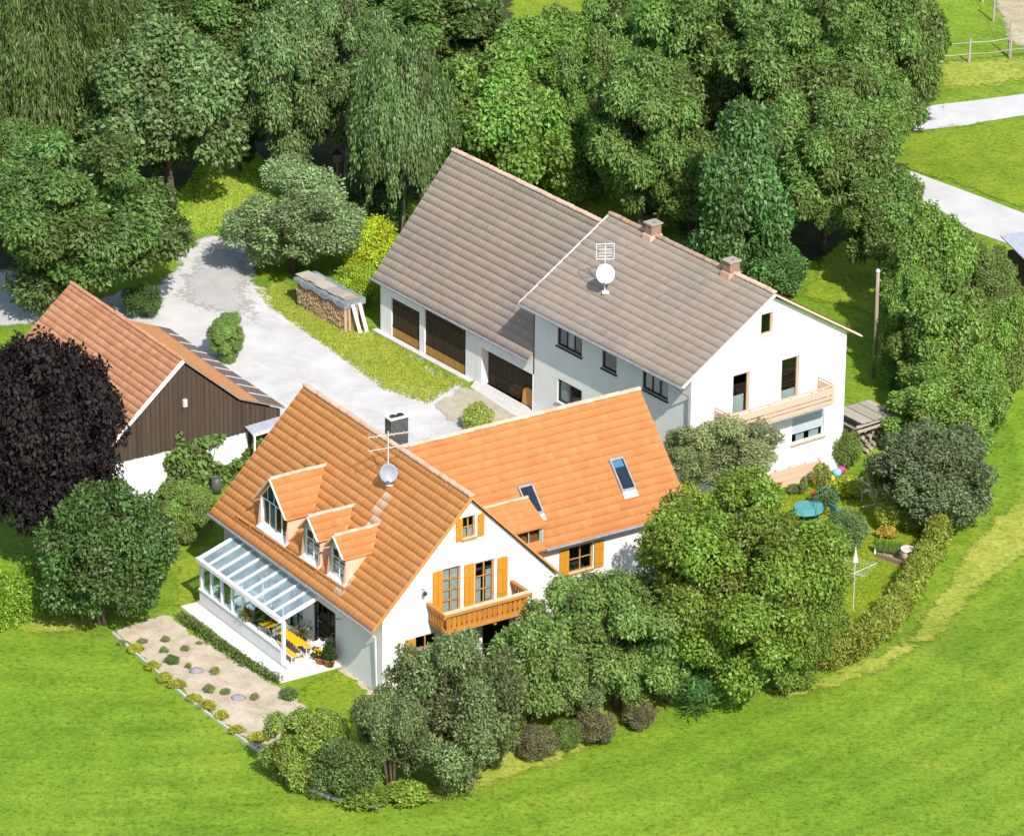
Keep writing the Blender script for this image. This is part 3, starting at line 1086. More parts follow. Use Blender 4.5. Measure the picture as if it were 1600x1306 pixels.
# snow guard above the eave
mb = MB()
gz = lambda t: HR - t * K
mb.tube([(3.0, 4.50, gz(4.50) + .16), (12.1, 4.62, gz(4.62) + .16)], .035, 7)
sgd = mb.build('snow_guard', TILE_O, house)
for s_ in np.linspace(3.1, 12.0, 9):
    tt = 4.50 + (s_ - 3.0) / 9.1 * .12
    mb = MB()
    mb.bar((s_, tt - .12, gz(tt - .12)), (s_, tt, gz(tt) + .2), .05, .03)
    mb.bar((s_, tt, gz(tt) + .2), (s_, tt + .05, gz(tt) - .01), .05, .03)
    mb.build('bracket', TILE_O, sgd)


def dormer(sc, hw, zr, rh, kd, big):
    mb = MB()
    ze = zr - hw * kd - .10
    zc = zr - .12
    tb = lambda z: (HR - z) / K
    # front with one wide opening; cheeks
    zh = ze - .02 if not big else ze
    op = [(sc - hw + .07, sc + hw - .07, ZB + .05, zh if not big else ze - .02)]
    Pf = lambda u, z, d: (u, TF - d, z)
    wall_with_holes(mb, [(sc - hw, ZB - .3), (sc + hw, ZB - .3), (sc + hw, ze), (sc, zc), (sc - hw, ze)], op, Pf, .2)
    mb.mi = 1
    for sg in (-1, 1):
        s_ = sc + sg * hw
        mb.poly([(s_, TF, ZB - .3), (s_, TF, ze), (s_, tb(ze) - .1, ze), (s_, tb(ZB - .3) - .1, ZB - .3)])
    d = mb.build('dormer', [GREEN_SHADE if not big else FRAME_W, PEACH], house)
    # sheet-metal apron below the window
    mb = MB()
    mb.hexa([(sc - hw - .08, TF + .22, gz(TF + .22) + .05), (sc + hw + .08, TF + .22, gz(TF + .22) + .05), (sc + hw + .08, TF - .01, ZB - .01), (sc - hw - .08, TF - .01, ZB - .01),
             (sc - hw - .08, TF + .22, gz(TF + .22) + .09), (sc + hw + .08, TF + .22, gz(TF + .22) + .09), (sc + hw + .08, TF + .0, ZB + .05), (sc - hw - .08, TF + .0, ZB + .05)])
    mb.build('sill', GALV, d)
    # window
    if big:
        w_ = window(d, Pf, *op[0], 4, 1, FRAME_W, .06, GLASS, .08, None, None)
        # gable lights above
        g = MB()
        for i in range(4):
            u0 = sc - hw + .1 + (2 * hw - .2) * i / 4 + .03
            u1 = sc - hw + .1 + (2 * hw - .2) * (i + 1) / 4 - .03
            zz = lambda u: zr - .22 - abs(u - sc) * kd
            pts = [(u0, TF + .012, ze + .03), (u1, TF + .012, ze + .03), (u1, TF + .012, max(ze + .031, zz(u1))), (u0, TF + .012, max(ze + .031, zz(u0)))]
            g.poly(pts)
        g.build('pane', MATS['gable_glass'], d)
        cm = MB()
        cm.quad(Pf(sc + .0, ZB + .1, .11), Pf(sc + hw * .48, ZB + .1, .11), Pf(sc + hw * .48, ze - .25, .11), Pf(sc, ze - .25, .11))
        cm.build('blind', BLIND, d)
    else:
        w_ = window(d, Pf, *op[0], 2, 3, FRAME_W, .05, GLASS, .08, [(.1, .9, .0, .35)], None, mw=.03)
        g = MB()
        for i in range(4):
            u = sc - hw * .75 + hw * 1.5 * i / 3
            top = zr - .2 - abs(u - sc) * kd
            if top > ze + .08:
                g.box(u - .018, u + .018, TF + .004, TF + .02, ze, top)
        g.build('frame', FRAME_W, d)
    # roof of two slopes, each tile a piece
    mb = MB()
    t1 = TF + .20
    zl = zr - rh * kd
    kk = math.hypot(1, kd)
    for sg in (-1, 1):
        pts = [(sc, t1, zr - .05), (sc, tb(zr) - .05, zr - .05), (sc + sg * rh, tb(zl) - .05, zl - .05), (sc + sg * rh, t1, zl - .05)]
        deck(mb, pts, .07)
    r = mb.build('dormer_roof', TILE_O, d)
    # white verge trim
    mb = MB()
    for sg in (-1, 1):
        mb.bar((sc, t1 + .02, zr - .06), (sc + sg * rh, t1 + .02, zl - .06), .05, .11, (0, 1, 0))
    mb.build('verge_trim', PLANK_W, d)
    nt = int((t1 - tb(zr)) / .3) + 1
    nr = max(2, round(rh * kk / .36))
    Ld = rh * kk / nr
    for sg in (-1, 1):
        kp = lambda c: c[2] > HR - c[1] * K + .02 and c[1] < t1
        vdir = np.array((sg / kk, 0, -kd / kk))
        # tiles as objects under the dormer (thing > dormer > tile)
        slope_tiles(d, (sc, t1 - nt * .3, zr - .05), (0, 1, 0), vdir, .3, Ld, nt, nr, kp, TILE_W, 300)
    ridge_tiles(d, (sc, t1, zr - .03), (sc, tb(zr) - .1, zr - .03), RIDGE_O, .11, .34)


gm, gnt, gout = new_mat('gable_glass')
principled(gnt, gout, (0.03, 0.055, 0.045), 0.06, 0, 0.5)
for i_, D_ in enumerate(DORM):
    dormer(*D_, i_ == 0)

# shed dormer of the wing with its small window
mb = MB()
d_o = lambda sw, tw, z: (WS + tw, -sw, z)
zA, zBq = 5.93, 5.20
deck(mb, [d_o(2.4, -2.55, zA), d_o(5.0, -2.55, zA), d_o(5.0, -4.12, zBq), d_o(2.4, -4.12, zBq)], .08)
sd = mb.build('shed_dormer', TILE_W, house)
mb = MB()
Psd = lambda u, z, d: (WS - 3.98 + d, -u, z)
wall_with_holes(mb, [(2.4, 4.0), (4.92, 4.0), (4.92, 5.15), (2.4, 5.15)], [(3.6, 4.82, 4.32, 5.1)], Psd, .2)
mb.poly([d_o(4.92, -3.98, 4.2), d_o(4.92, -3.98, 5.15), d_o(4.92, -2.6, 5.85)])
mb.build('dormer_wall', GREEN_SHADE, sd)
window(sd, Psd, 3.6, 4.82, 4.32, 5.1, 2, 1, GREEN_SHADE, .06, GLASS, .08)
q_ = math.hypot(1.57, zA - zBq)
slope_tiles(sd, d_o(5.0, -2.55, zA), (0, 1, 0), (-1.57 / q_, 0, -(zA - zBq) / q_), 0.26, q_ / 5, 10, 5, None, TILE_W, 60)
ridge_tiles(sd, d_o(5.0, -2.58, zA + .02), d_o(2.4, -2.58, zA + .02), RIDGE_O, .09, .36)


def skylight(s0, s1, t0, t1, stuff=False):
    zf = lambda t: HR - .02 + t * K
    nrm = np.array((-K, 0, 1)) / SL          # outward normal in OH coords for the slope that falls towards -s
    Pt = lambda sw, tw, h: np.array(d_o(sw, tw, zf(tw))) + nrm * h
    mb = MB()
    for (a, b, c, d) in ((s0 - .07, s0, t0 - .07, t1 + .07), (s1, s1 + .07, t0 - .07, t1 + .07), (s0, s1, t1, t1 + .07), (s0, s1, t0 - .07, t0)):
        mb.hexa([Pt(a, c, -.12), Pt(b, c, -.12), Pt(b, d, -.12), Pt(a, d, -.12), Pt(a, c, .11), Pt(b, c, .11), Pt(b, d, .11), Pt(a, d, .11)])
    w_ = mb.build('skylight', ZINC, house)
    g = MB()
    g.hexa([Pt(s0, t0, .06), Pt(s1, t0, .06), Pt(s1, t1, .06), Pt(s0, t1, .06), Pt(s0, t0, .075), Pt(s1, t0, .075), Pt(s1, t1, .075), Pt(s0, t1, .075)])
    g.build('pane', GLASS, w_)
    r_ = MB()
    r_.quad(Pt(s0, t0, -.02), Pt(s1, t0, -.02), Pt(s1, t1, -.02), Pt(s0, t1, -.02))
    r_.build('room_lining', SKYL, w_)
    b_ = MB()
    if stuff:
        tm = t1 - (t1 - t0) * .24
        b_.quad(Pt(s0 + .03, tm, .02), Pt(s1 - .03, tm, .02), Pt(s1 - .03, t1, .02), Pt(s0 + .03, t1, .02))
        b_.build('blind', BLUEP, w_)
    f = MB()
    f.hexa([Pt(s0 - .07, t0 - .30, .03), Pt(s1 + .07, t0 - .30, .03), Pt(s1 + .07, t0 - .072, .03), Pt(s0 - .07, t0 - .072, .03),
            Pt(s0 - .07, t0 - .30, .045), Pt(s1 + .07, t0 - .30, .045), Pt(s1 + .07, t0 - .072, .06), Pt(s0 - .07, t0 - .072, .06)])
    f.build('flashing', PLANK_W, w_)
    return w_


skylight(9.65, 10.25, -3.05, -2.08, True)
skylight(4.80, 5.40, -3.06, -2.2)

# windows, shutters, doors
window(house, Pg, *G_H[0], 2, 2, FRAME_O, .07, GLASS, .1, [(.05, .95, 0, .4)], FRAME_O)
shutter(house, Pg, .37, .69, 6.43, 7.46); shutter(house, Pg, -.72, -.40, 6.43, 7.46)
w_ = window(house, Pg, *G_H[1], 2, 4, FRAME_O, .07, GLASS, .1, [(.03, .97, .0, .97)], None, door=True)
w_['label'] = 'balcony door with a pale curtain behind it'
window(house, Pg, *G_H[2], 2, 3, FRAME_O, .08, GLASS, .1, [(.08, .35, .05, .75), (.6, .9, .0, .6)], None, door=True)
shutter(house, Pg, 1.36, 1.83, 3.12, 5.28); shutter(house, Pg, -.24, .26, 3.12, 5.24); shutter(house, Pg, -1.92, -1.42, 3.12, 5.16)
window(house, Pg, *G_H[3], 2, 2, FRAME_O, .07, GLASS, .1, [(.05, .95, .0, .55)], FRAME_O)
shutter(house, Pg, 2.72, 3.22, 1.08, 2.42)
window(house, Pg, *G_H[4], 2, 2, FRAME_D, .08, GLASS, .1, None, None, door=True)
window(house, Pg, *G_H[5], 2, 2, FRAME_O, .07, GLASS, .1, [(.05, .95, .0, .9)], FRAME_O)
shutter(house, Pg, -3.60, -3.10, 1.08, 2.3)
window(house, Pl, *L_H[0], 3, 3, FRAME_D, .06, GLASS, .1, None, None, door=True)
window(house, Pl, *L_H[1], 2, 3, FRAME_D, .06, GLASS, .1, [(.0, .9, 0, .95)], None, door=True)
window(house, Pl, *L_H[2], 2, 2, FRAME_D, .07, GLASS, .1, [(.05, .95, .0, .9)], FRAME_W)
window(house, Pw, *W_H[0], 2, 2, FRAME_O, .07, GLASS, .1, None, FRAME_O)
shutter(house, Pw, 5.92, 6.39, 2.34, 3.62); shutter(house, Pw, 7.74, 8.22, 2.34, 3.62)

# balcony on the gable
BS = -1.25
mb = MB()
mb.box(BS + .06, .195, -2.12, 2.02, 2.93, 3.06)
for t_ in (-1.7, -.5, .7, 1.7):
    mb.box(BS + .1, .19, t_ - .06, t_ + .06, 2.78, 2.928)
balc = mb.build('balcony', BALC, house)
mb = MB()
mb.box(BS - .07, BS + .11, -2.25, 2.15, 3.80, 3.94)
mb.build('hand_rail', BALC_X, balc)
mb = MB()
mb.box(BS - .06, BS + .16, -2.24, 2.14, 3.942, 3.975)
mb.build('flower_shelf', BALC_TOP, balc)
for t_ in (-2.16, 2.06):
    mb = MB()
    mb.box(BS + .112, .19, t_ - .09, t_ + .09, 3.80, 3.93)
    mb.build('hand_rail', BALC, balc)
mb = MB()
mb.box(BS - .02, BS + .05, -2.2, 2.1, 2.98, 3.14)
mb.build('fascia', BALC_X, balc)
n_b = 16


def baluster(Pb, w):
    """board with a notched, waisted outline"""
    prof = [(.46, 0), (.46, .08), (.30, .14), (.46, .22), (.46, .44), (.34, .50), (.46, .56), (.46, .64)]
    m = MB()
    for k in range(len(prof) - 1):
        (a, z0), (b, z1) = prof[k], prof[k + 1]
        a *= w; b *= w
        m.hexa([Pb(-a, z0, 0), Pb(a, z0, 0), Pb(a, z0, .03), Pb(-a, z0, .03), Pb(-b, z1, 0), Pb(b, z1, 0), Pb(b, z1, .03), Pb(-b, z1, .03)])
    return m


for i in range(n_b):
    tc = -2.1 + 4.1 * (i + .5) / n_b
    baluster(lambda a, z, d: (BS + .07 - d, tc + a, 3.142 + z), 4.1 / n_b).build('baluster', BALC, balc)
for t_ in (-2.16, 2.06):
    for i in range(5):
        sc_ = BS + .2 + 1.2 * (i + .5) / 5.2
        baluster(lambda a, z, d: (sc_ + a, t_ + d - .015, 3.142 + z), .19).build('baluster', BALC, balc)
# lamps and chimney
mb = MB()
mb.tube([(3.65, 4.33, 2.30), (3.65, 4.62, 2.36), (3.65, 4.68, 2.28)], .018, 6)
mb.lathe((3.65, 4.69, 2.06), [(.02, 0), (.085, .03), (.10, .18), (.03, .24), (.0, .26)], 8)
mb.build('wall_lamp', DARKMETAL, house)
mb = MB()
mb.tube([(.2, 2.35, 4.62), (.02, 2.35, 4.66), (-.04, 2.35, 4.6)], .018, 6)
mb.lathe((-.05, 2.35, 4.40), [(.02, 0), (.08, .03), (.09, .17), (.0, .22)], 8)
mb.build('wall_lamp', DARKMETAL, house)
CH0, CH1, CT0, CT1 = 6.85, 7.35, -1.02, -0.14
mb = MB()
mb.box(CH0, CH1, CT0, CT1, 6.5, 9.36)
ch = mb.build('chimney', CLAD, house)
mb = MB()
for k in range(4):
    a, b, c, d = [(CH0 - .05, CH1 + .05, CT0 - .05, CT0 + .09), (CH0 - .05, CH1 + .05, CT1 - .09, CT1 + .05), (CH0 - .05, CH0 + .09, CT0 + .091, CT1 - .091), (CH1 - .09, CH1 + .05, CT0 + .091, CT1 - .091)][k]
    mb.box(a, b, c, d, 9.364, 9.42)
mb.build('chimney_cap', GALV, ch)
mb = MB()
for t_ in (CT0 + .26, CT1 - .26):
    mb.lathe(((CH0 + CH1) / 2, t_, 9.36), [(.15, 0), (.15, .10), (.11, .10), (.11, .0)], 12)
mb.build('flue', DARKMETAL, ch)


def dish(name, label, root_loc, yaw, r, zc, mast_top, aim, ants):
    """mast with feet on the roof, satellite dish with feed arm, and aerials"""
    t = thing(name, label, 'satellite dish', root_loc, yaw)
    m = MB()
    m.tube([(0, 0, -.05), (0, 0, mast_top)], .022, 7)
    m.tube([(0, 0, .25), (.28, .06, -.22)], .02, 6)
    m.tube([(0, 0, .25), (-.05, .30, -.30)], .02, 6)
    m.build('mast', GALV, t)
    m = MB()
    m.box(-.12, .22, -.14, .14, .03, .10)
    m.build('foot_plate', GALV, t)
    a = np.array(aim, float); a /= np.linalg.norm(a)
    s = np.cross(a, (0, 0, 1)); s /= np.linalg.norm(s)
    w = np.cross(s, a)
    c = np.array((0, 0, zc)) + a * .10
    m = MB()
    n = 24
    rings = [(1.0, .17), (.8, .11), (.5, .043), (.2, .007)]
    for back in (0, -.02):
        i0 = len(m.v)
        for rr, dd in rings:
            for j in range(n):
                an = 2 * math.pi * j / n
                m.v.append(tuple(c + s * math.cos(an) * r * rr * .94 + w * math.sin(an) * r * rr + a * (dd * r / .45 * .8 + back)))
        for k in range(3):
            for j in range(n):
                x, y = i0 + k * n + j, i0 + k * n + (j + 1) % n
                m.f.append((x, y, y + n, x + n)); m.m.append(0)
        m.f.append(tuple(i0 + 3 * n + j for j in range(n))); m.m.append(0)
    for j in range(n):
        x, y = j, (j + 1) % n
        m.f.append((x, x + 4 * n + 0, y + 4 * n, y)); m.m.append(0)
    m.build('dish', FRAME_W if ants != 2 else DISH_SHADE, t, True)
    m = MB()
    tip = c + a * r * 1.05 - w * r * .55
    m.bar(c - w * r * .95 + a * .04, tip, .03, .03)
    m.obox(tip - s * .05 - w * .05, s, a, w, .1, .16, .1)
    m.build('feed_arm', GALV, t)
    return t


oh_loc = lambda s, t, z: (OHX + s * math.cos(OHYAW) - t * math.sin(OHYAW), OHY + s * math.sin(OHYAW) + t * math.cos(OHYAW), z)
wh_loc = lambda s, t, z: (WHX + s * math.cos(WHYAW) - t * math.sin(WHYAW), WHY + s * math.sin(WHYAW) + t * math.cos(WHYAW), z)
t1_ = 1.15
od = dish('satellite_dish', 'satellite dish, its shade painted grey, with tall rake aerial on the orange roof', oh_loc(4.95, t1_, HR - t1_ * K), 0, .42, .60, 2.55, (.12, -.93, .34), 2)
m = MB()
ca = (math.cos(math.radians(200)), math.sin(math.radians(200)))
m.bar((-.85, -.25, 2.36), (.85, .25, 2.42), .026, .026)
for k in range(11):
    f = -.9 + 1.8 * k / 10
    ln = .22 - .008 * k
    m.tube([(f + .29 * ln * 2, .3 * f - ln * .95, 2.39 + .03 * f), (f - .29 * ln * 2, .3 * f + ln * .95, 2.39 + .03 * f)], .008, 5)
m.build('rake_aerial', PLANK_W, od)
m = MB()
m.bar((-.85, -.02, 1.62), (.8, .10, 1.90), .024, .024)
for k in range(5):
    f = -.8 + 1.5 * k / 4
    m.tube([(f + .1, -.32, 1.76 + .17 * f), (f - .1, .32, 1.76 + .17 * f)], .008, 5)
m.build('rake_aerial', PLANK_W, od)

# ================================================================== GLAZED VERANDA
ver = thing('glass_veranda', 'white glazed veranda with a sloping pane roof against the orange roofed house', 'veranda', (OHX, OHY, 0), OHYAW)
V0, V1, VF, VB = 4.70, 12.0, 6.55, 4.50
mb = MB()
mb.box(3.62, 12.35, 4.33, 7.38, -.3, .10)
mb.build('terrace', PAVE, ver)
mb = MB()
mb.box(4.35, 12.2, 4.331, VF + .05, .101, .24)
mb.build('floor', PAVE, ver)
mb = MB()
mb.box(V0 + .13, V1, VF - .16, VF + .06, .241, .86)
mb.box(V1 - .2, V1, VB, VF - .161, .241, .86)
mb.build('parapet', WHITE, ver)
mb = MB()
mb.box(V0 + .13, V1 + .05, VF - .20, VF + .10, .862, .91)
mb.build('parapet_cap', FRAME_W, ver)
zv = lambda t: 2.36 + (VF + .15 - t) / (VF + .15 - VB) * .72
mb = MB()
mb.box(V0 - .02, V1 + .02, VF + .04, VF + .22, zv(VF) - .14, zv(VF) + .04)
mb.build('gutter_beam', FRAME_W, ver)
mb = MB()
mb.box(V0 - .02, V1 + .02, VB - .12, VB + .02, zv(VB) - .10, zv(VB) + .06)
mb.build('wall_beam', FRAME_W, ver)
nraf = 10
rs = np.linspace(V0 + .04, V1 - .04, nraf)
for i, s_ in enumerate(rs):
    w_ = .16 if i in (0, nraf - 1) else .085
    mb = MB()
    mb.bar((s_, VB + .022, zv(VB + .022)), (s_, VF + .038, zv(VF + .038)), w_, .10)
    mb.build('rafter', FRAME_W, ver)
for i in range(nraf - 1):
    a, b = rs[i] + .05, rs[i + 1] - .05
    mb = MB()
    mb.hexa([(a, VB + .03, zv(VB + .03) + .01), (b, VB + .03, zv(VB + .03) + .01), (b, VF + .03, zv(VF + .03) + .01), (a, VF + .03, zv(VF + .03) + .01),
             (a, VB + .03, zv(VB + .03) + .02), (b, VB + .03, zv(VB + .03) + .02), (b, VF + .03, zv(VF + .03) + .02), (a, VF + .03, zv(VF + .03) + .02)])
    mb.build('roof_pane', GLASS_R, ver)
posts = [V0 + .07, 8.25, 9.2, 10.12, 11.05, V1 - .06]
for i, s_ in enumerate(posts):
    w_ = .075 if i in (0, 1, 5) else .045
    mb = MB()
    mb.box(s_ - w_, s_ + w_, VF - .1, VF + .035, .242 if i == 0 else .912, zv(VF) - .142)
    mb.build('post', FRAME_W, ver)
for i in range(1, 5):
    mb = MB()
    mb.box(posts[i] + .05, posts[i + 1] - .05, VF - .05, VF - .035, .915, zv(VF) - .15)
    mb.build('wall_pane', GLASS_V, ver)
mb = MB()
mb.poly([(V1 - .05, VB, .915), (V1 - .05, VF - .11, .915), (V1 - .05, VF - .11, zv(VF) - .1), (V1 - .05, VB, zv(VB) - .1)])
mb.build('wall_pane', GLASS_V, ver)
mb = MB()   # partition between the closed and the open half
mb.poly([(8.25, VB, .25), (8.25, VF - .17, .25), (8.25, VF - .11, zv(VF) - .15), (8.25, VB, zv(VB) - .1)])
mb.build('wall_pane', GLASS_V, ver)
mb = MB()
mb.box(8.2, 8.3, VB, VB + .08, .25, zv(VB) - .12)
mb.box(8.21, 8.29, 5.5, 5.58, .25, zv(5.5) - .08)
mb.box(8.21, 8.29, VB + .081, 5.499, 2.05, 2.12)
mb.build('partition_frame', FRAME_W, ver)

# ================================================================== WHITE FARMHOUSE
FR, FE, FW_ = 9.197, 5.851, 5.393
KF = (FR - FE) / FW_
SF = math.hypot(1, KF)
FL0, FL1 = -0.12, 12.29
farm = thing('farmhouse', 'tall white farmhouse with brown tiled roof, two chimneys and a balcony on its gable', 'house', (WHX, WHY, 0), WHYAW)
Fg = lambda u, z, d: (0.15 + d, u, z)
Fl = lambda u, z, d: (u, 4.60 - d, z)
fzt = FR - .28 - 4.60 * KF
fztr = FR - .28 - 4.75 * KF
mb = MB()
FG = [(-.17, .53, 7.03, 8.1), (1.12, 2.12, 3.35, 5.42), (-1.88, -.80, 3.35, 5.5), (-3.55, -1.57, 0.97, 2.3), (-2.2, -1.1, -.72, -.2)]
wall_with_holes(mb, [(-4.75, -1.9), (4.60, -1.9), (4.60, fzt), (0, FR - .28), (-4.75, fztr)], FG, Fg)
FLH = [(8.4, 10.32, 4.12, 5.28), (5.74, 6.85, 4.15, 5.28), (1.87, 3.78, 4.15, 5.26), (8.36, 10.25, 1.25, 2.42)]
wall_with_holes(mb, [(.15, -1.9), (12.1, -1.9), (12.1, fzt), (.15, fzt)], FLH, Fl)
mb.quad((.15, -4.75, -1.9), (12.1, -4.75, -1.9), (12.1, -4.75, fztr), (.15, -4.75, fztr))
mb.poly([(12.1, -4.75, -1.9), (12.1, 4.60, -1.9), (12.1, 4.60, fzt), (12.1, 0, FR - .28), (12.1, -4.75, fztr)])
mb.build('wall', WHITE, farm)
mb = MB()
mb.hexa([(12.104, -4.4, 2.0), (12.17, -4.4, 2.0), (12.17, 4.61, 2.0), (12.104, 4.61, 2.0), (12.104, -4.4, 6.1), (12.17, -4.4, 6.1), (12.17, 4.61, fzt - .02), (12.104, 4.61, fzt - .02)])
mb.poly([(12.165, -4.4, 6.1), (12.165, 4.61, fzt - .02), (12.165, 0, FR - .30)])
mb.build('rear_shade_panel', BOARD_D, farm)  # dark panel added to stand for the shadow at the roof step
mb = MB()
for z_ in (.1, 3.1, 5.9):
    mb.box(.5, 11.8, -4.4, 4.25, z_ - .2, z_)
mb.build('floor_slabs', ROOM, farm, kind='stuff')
frz = lambda t: FR - WT - abs(t) * KF
mb = MB()
deck(mb, [(FL0, 0, FR - WT), (FL1, 0, FR - WT), (FL1, FW_, frz(FW_)), (FL0, FW_, frz(FW_))], .14)
froof = mb.build('roof', TILE_G, farm)
mb = MB()
deck(mb, [(FL1, 0, FR - WT - .003), (FL0, 0, FR - WT - .003), (FL0, -FW_, frz(FW_) - .003), (FL1, -FW_, frz(FW_) - .003)], .14)
froof2 = mb.build('rear_roof', TILE_O, farm)
nvf = 15
TLF = FW_ * SF / nvf
slope_tiles(froof, (FL0, 0, FR - WT), (1, 0, 0), (0, 1 / SF, -KF / SF), (FL1 - FL0) / 41, TLF, 41, nvf,
            lambda c: not (c[1] < .3 and (2.78 < c[0] < 3.36 or 8.68 < c[0] < 9.26)), TILE_G, 300)
slope_tiles(froof2, (FL0, 0, FR - WT), (1, 0, 0), (0, -1 / SF, -KF / SF), (FL1 - FL0) / 41, TLF, 41, nvf,
            lambda c: not (c[1] > -.3 and (2.78 < c[0] < 3.36 or 8.68 < c[0] < 9.26)), TILE_O, 0)
ridge_tiles(froof, (FL0, 0, FR - .01), (2.76, 0, FR - .01), RIDGE_O)
ridge_tiles(froof, (3.38, 0, FR - .01), (8.66, 0, FR - .01), RIDGE_G)
ridge_tiles(froof, (9.28, 0, FR - .01), (FL1, 0, FR - .01), RIDGE_G)
mb = MB()
for sg in (1, -1):
    mb.bar((FL0 - .02, 0, FR - .12), (FL0 - .02, sg * FW_, frz(FW_) - .07), .05, .20, (1, 0, 0))
mb.build('barge_board', FRAME_W, farm)
mb = MB()
mb.bar((FL1 + .02, 0, FR - .05), (FL1 + .02, FW_, frz(FW_) - .0), .05, .12, (1, 0, 0))
mb.build('verge_trim', PLANK_W, farm)
mb = MB()
mb.tube([(FL0, FW_ + .07, FE - .14), (FL1, FW_ + .07, FE - .12)], .075, 8)
mb.build('gutter', ZINC, farm)
mb = MB()
mb.tube([(.3, FW_ + .05, FE - .2), (.25, 5.0, FE - .6), (.22, 4.70, FE - .9), (.22, 4.68, -.8)], .05, 7)
mb.build('downpipe', ZINC, farm)
mb = MB()
mb.tube([(.1, -FW_ - .05, FE - .16), (12.2, -FW_ - .05, FE - .14)], .075, 8)
mb.build('gutter', ZINC, farm)
for sc_ in (8.97, 3.07):
    mb = MB()
    mb.box(sc_ - .27, sc_ + .27, -.29, .29, 8.5, 9.72)
    c_ = mb.build('chimney', BRICK, farm)
    mb = MB()
    for (a, b, c, d) in ((-.33, .33, -.35, -.12), (-.33, .33, .12, .35), (-.33, -.12, -.119, .119), (.12, .33, -.119, .119)):
        mb.box(sc_ + a, sc_ + b, c, d, 9.722, 9.79)
    mb.build('chimney_cap', LOG_G, c_)
    mb = MB()
    for (a, b, c, d) in ((-.31, -.275, -.33, .40), (.275, .31, -.33, .40), (-.27, .27, .295, .40)):
        mb.box(sc_ + a, sc_ + b, c, d, FR - .35, FR + .02)
    mb.build('flashing', RIDGE_O, c_)
window(farm, Fg, *FG[0], 1, 1, FRAME_L, .07, GLASS, .12, None, FRAME_W)
window(farm, Fg, *FG[1], 1, 1, FRAME_L, .09, GLASS, .12, [(.2, .9, .02, .45)], None)
window(farm, Fg, *FG[2], 1, 1, FRAME_L, .09, GLASS, .12, [(.05, .95, .0, .22)], None)
window(farm, Fg, *FG[3], 1, 1, FRAME_W, .06, GLASS, .12, [(.1, .4, .0, .35), (.55, .8, 0, .3)], FRAME_L, blind=.62)
window(farm, Fg, *FG[4], 2, 1, FRAME_D, .05, GLASS, .14)
window(farm, Fl, *FLH[0], 3, 1, FRAME_D, .09, GLASS, .09, [(.35, .66, .02, .97)], FRAME_D)
window(farm, Fl, *FLH[1], 1, 1, FRAME_D, .09, GLASS, .09, None, FRAME_D, blind=.22)
window(farm, Fl, *FLH[2], 3, 1, FRAME_D, .09, GLASS, .09, [(.04, .30, .02, .97), (.37, .63, .02, .97), (.7, .96, .02, .97)], FRAME_D, curmat=MATS.get('curtain'))
window(farm, Fl, *FLH[3], 2, 1, FRAME_D, .09, GLASS, .09, [(.6, .95, .02, .97)], CONC)
# gable balcony with horizontal boards
FB = -1.02
mb = MB()
mb.box(FB + .03, .145, -3.02, 3.16, 3.06, 3.20)
fb = mb.build('balcony', CONC, farm)
for z0, z1, mm in ((4.06, 4.13, PINK_W), (3.64, 3.98, PINK_W), (3.42, 3.56, PINK_W), (3.16, 3.34, PINK_W)):
    mb = MB(); mb.box(FB - .03, FB + .02, -3.08, 3.22, z0, z1); mb.build('rail_board', mm, fb)
    for t_ in (-3.055, 3.195):
        mb = MB(); mb.box(FB + .022, .14, t_ - .02, t_ + .02, z0, z1); mb.build('rail_board', mm, fb)
for t_ in (-3.0, -1.75, -.5, .8, 2.0, 3.14):
    mb = MB(); mb.box(FB + .024, FB + .09, t_ - .03, t_ + .03, 3.2, 4.058); mb.build('rail_post', PINK_W, fb)
mb = MB()
mb.box(-.35, -.28, -.6, -.4, 2.98, 3.058); mb.box(-.35, -.28, .7, .9, 2.98, 3.058)
mb.build('soffit_lamp', DARKMETAL, fb)
t2_ = 3.35
fd = dish('satellite_dish', 'white round satellite dish with grid aerial above it on the brown roof', wh_loc(8.35, t2_, FR - t2_ * KF), 0, .47, 1.0, 2.55, (.10, -.93, .36), 1)
m = MB()
for z_ in (1.75, 2.52):
    m.tube([(-.42, -.06, z_), (.42, .02, z_)], .018, 5)
for x_ in (-.42, .42):
    m.tube([(x_, -.02 + x_ * .1, 1.75), (x_, -.02 + x_ * .1, 2.52)], .018, 5)
for k in range(5):
    m.tube([(-.42, -.06, 1.88 + k * .128), (.42, .02, 1.88 + k * .128)], .006, 4)
for k in range(3):
    m.tube([(-.3, -.25, 2.0 + .16 * k), (.3, -.2, 2.0 + .16 * k)], .012, 4)
m.build('grid_aerial', GALV, fd)

# ================================================================== BARN
BR, BE, BWD = 8.59, 2.871, 4.956
KB = (BR - BE) / BWD
SB = math.hypot(1, KB)
BL0, BL1 = 12.12, 25.04
barn = thing('barn', 'white walled barn with brown tiled roof and three shade-darkened timber gates joined to the farmhouse', 'barn', (WHX, WHY, 0), WHYAW)
Bl = lambda u, z, d: (u, 4.66 - d, z)
bzt = BR - .26 - 4.66 * KB
mb = MB()
BH = [(21.43, 23.82, .0, 2.1), (17.58, 21.0, .0, 2.44), (12.16, 16.28, 0.0, 1.96)]
wall_with_holes(mb, [(12.12, -1.0), (24.75, -1.0), (24.75, bzt), (12.12, bzt)], BH, Bl, .5)
mb.poly([(24.75, -4.7, -1), (24.75, 4.66, -1), (24.75, 4.66, bzt), (24.75, 0, BR - .26), (24.75, -4.7, bzt)])
mb.quad((12.12, -4.7, -1), (24.75, -4.7, -1), (24.75, -4.7, bzt), (12.12, -4.7, bzt))
mb.build('wall', WHITE, barn)
brz = lambda t: BR - WT - abs(t) * KB
mb = MB()
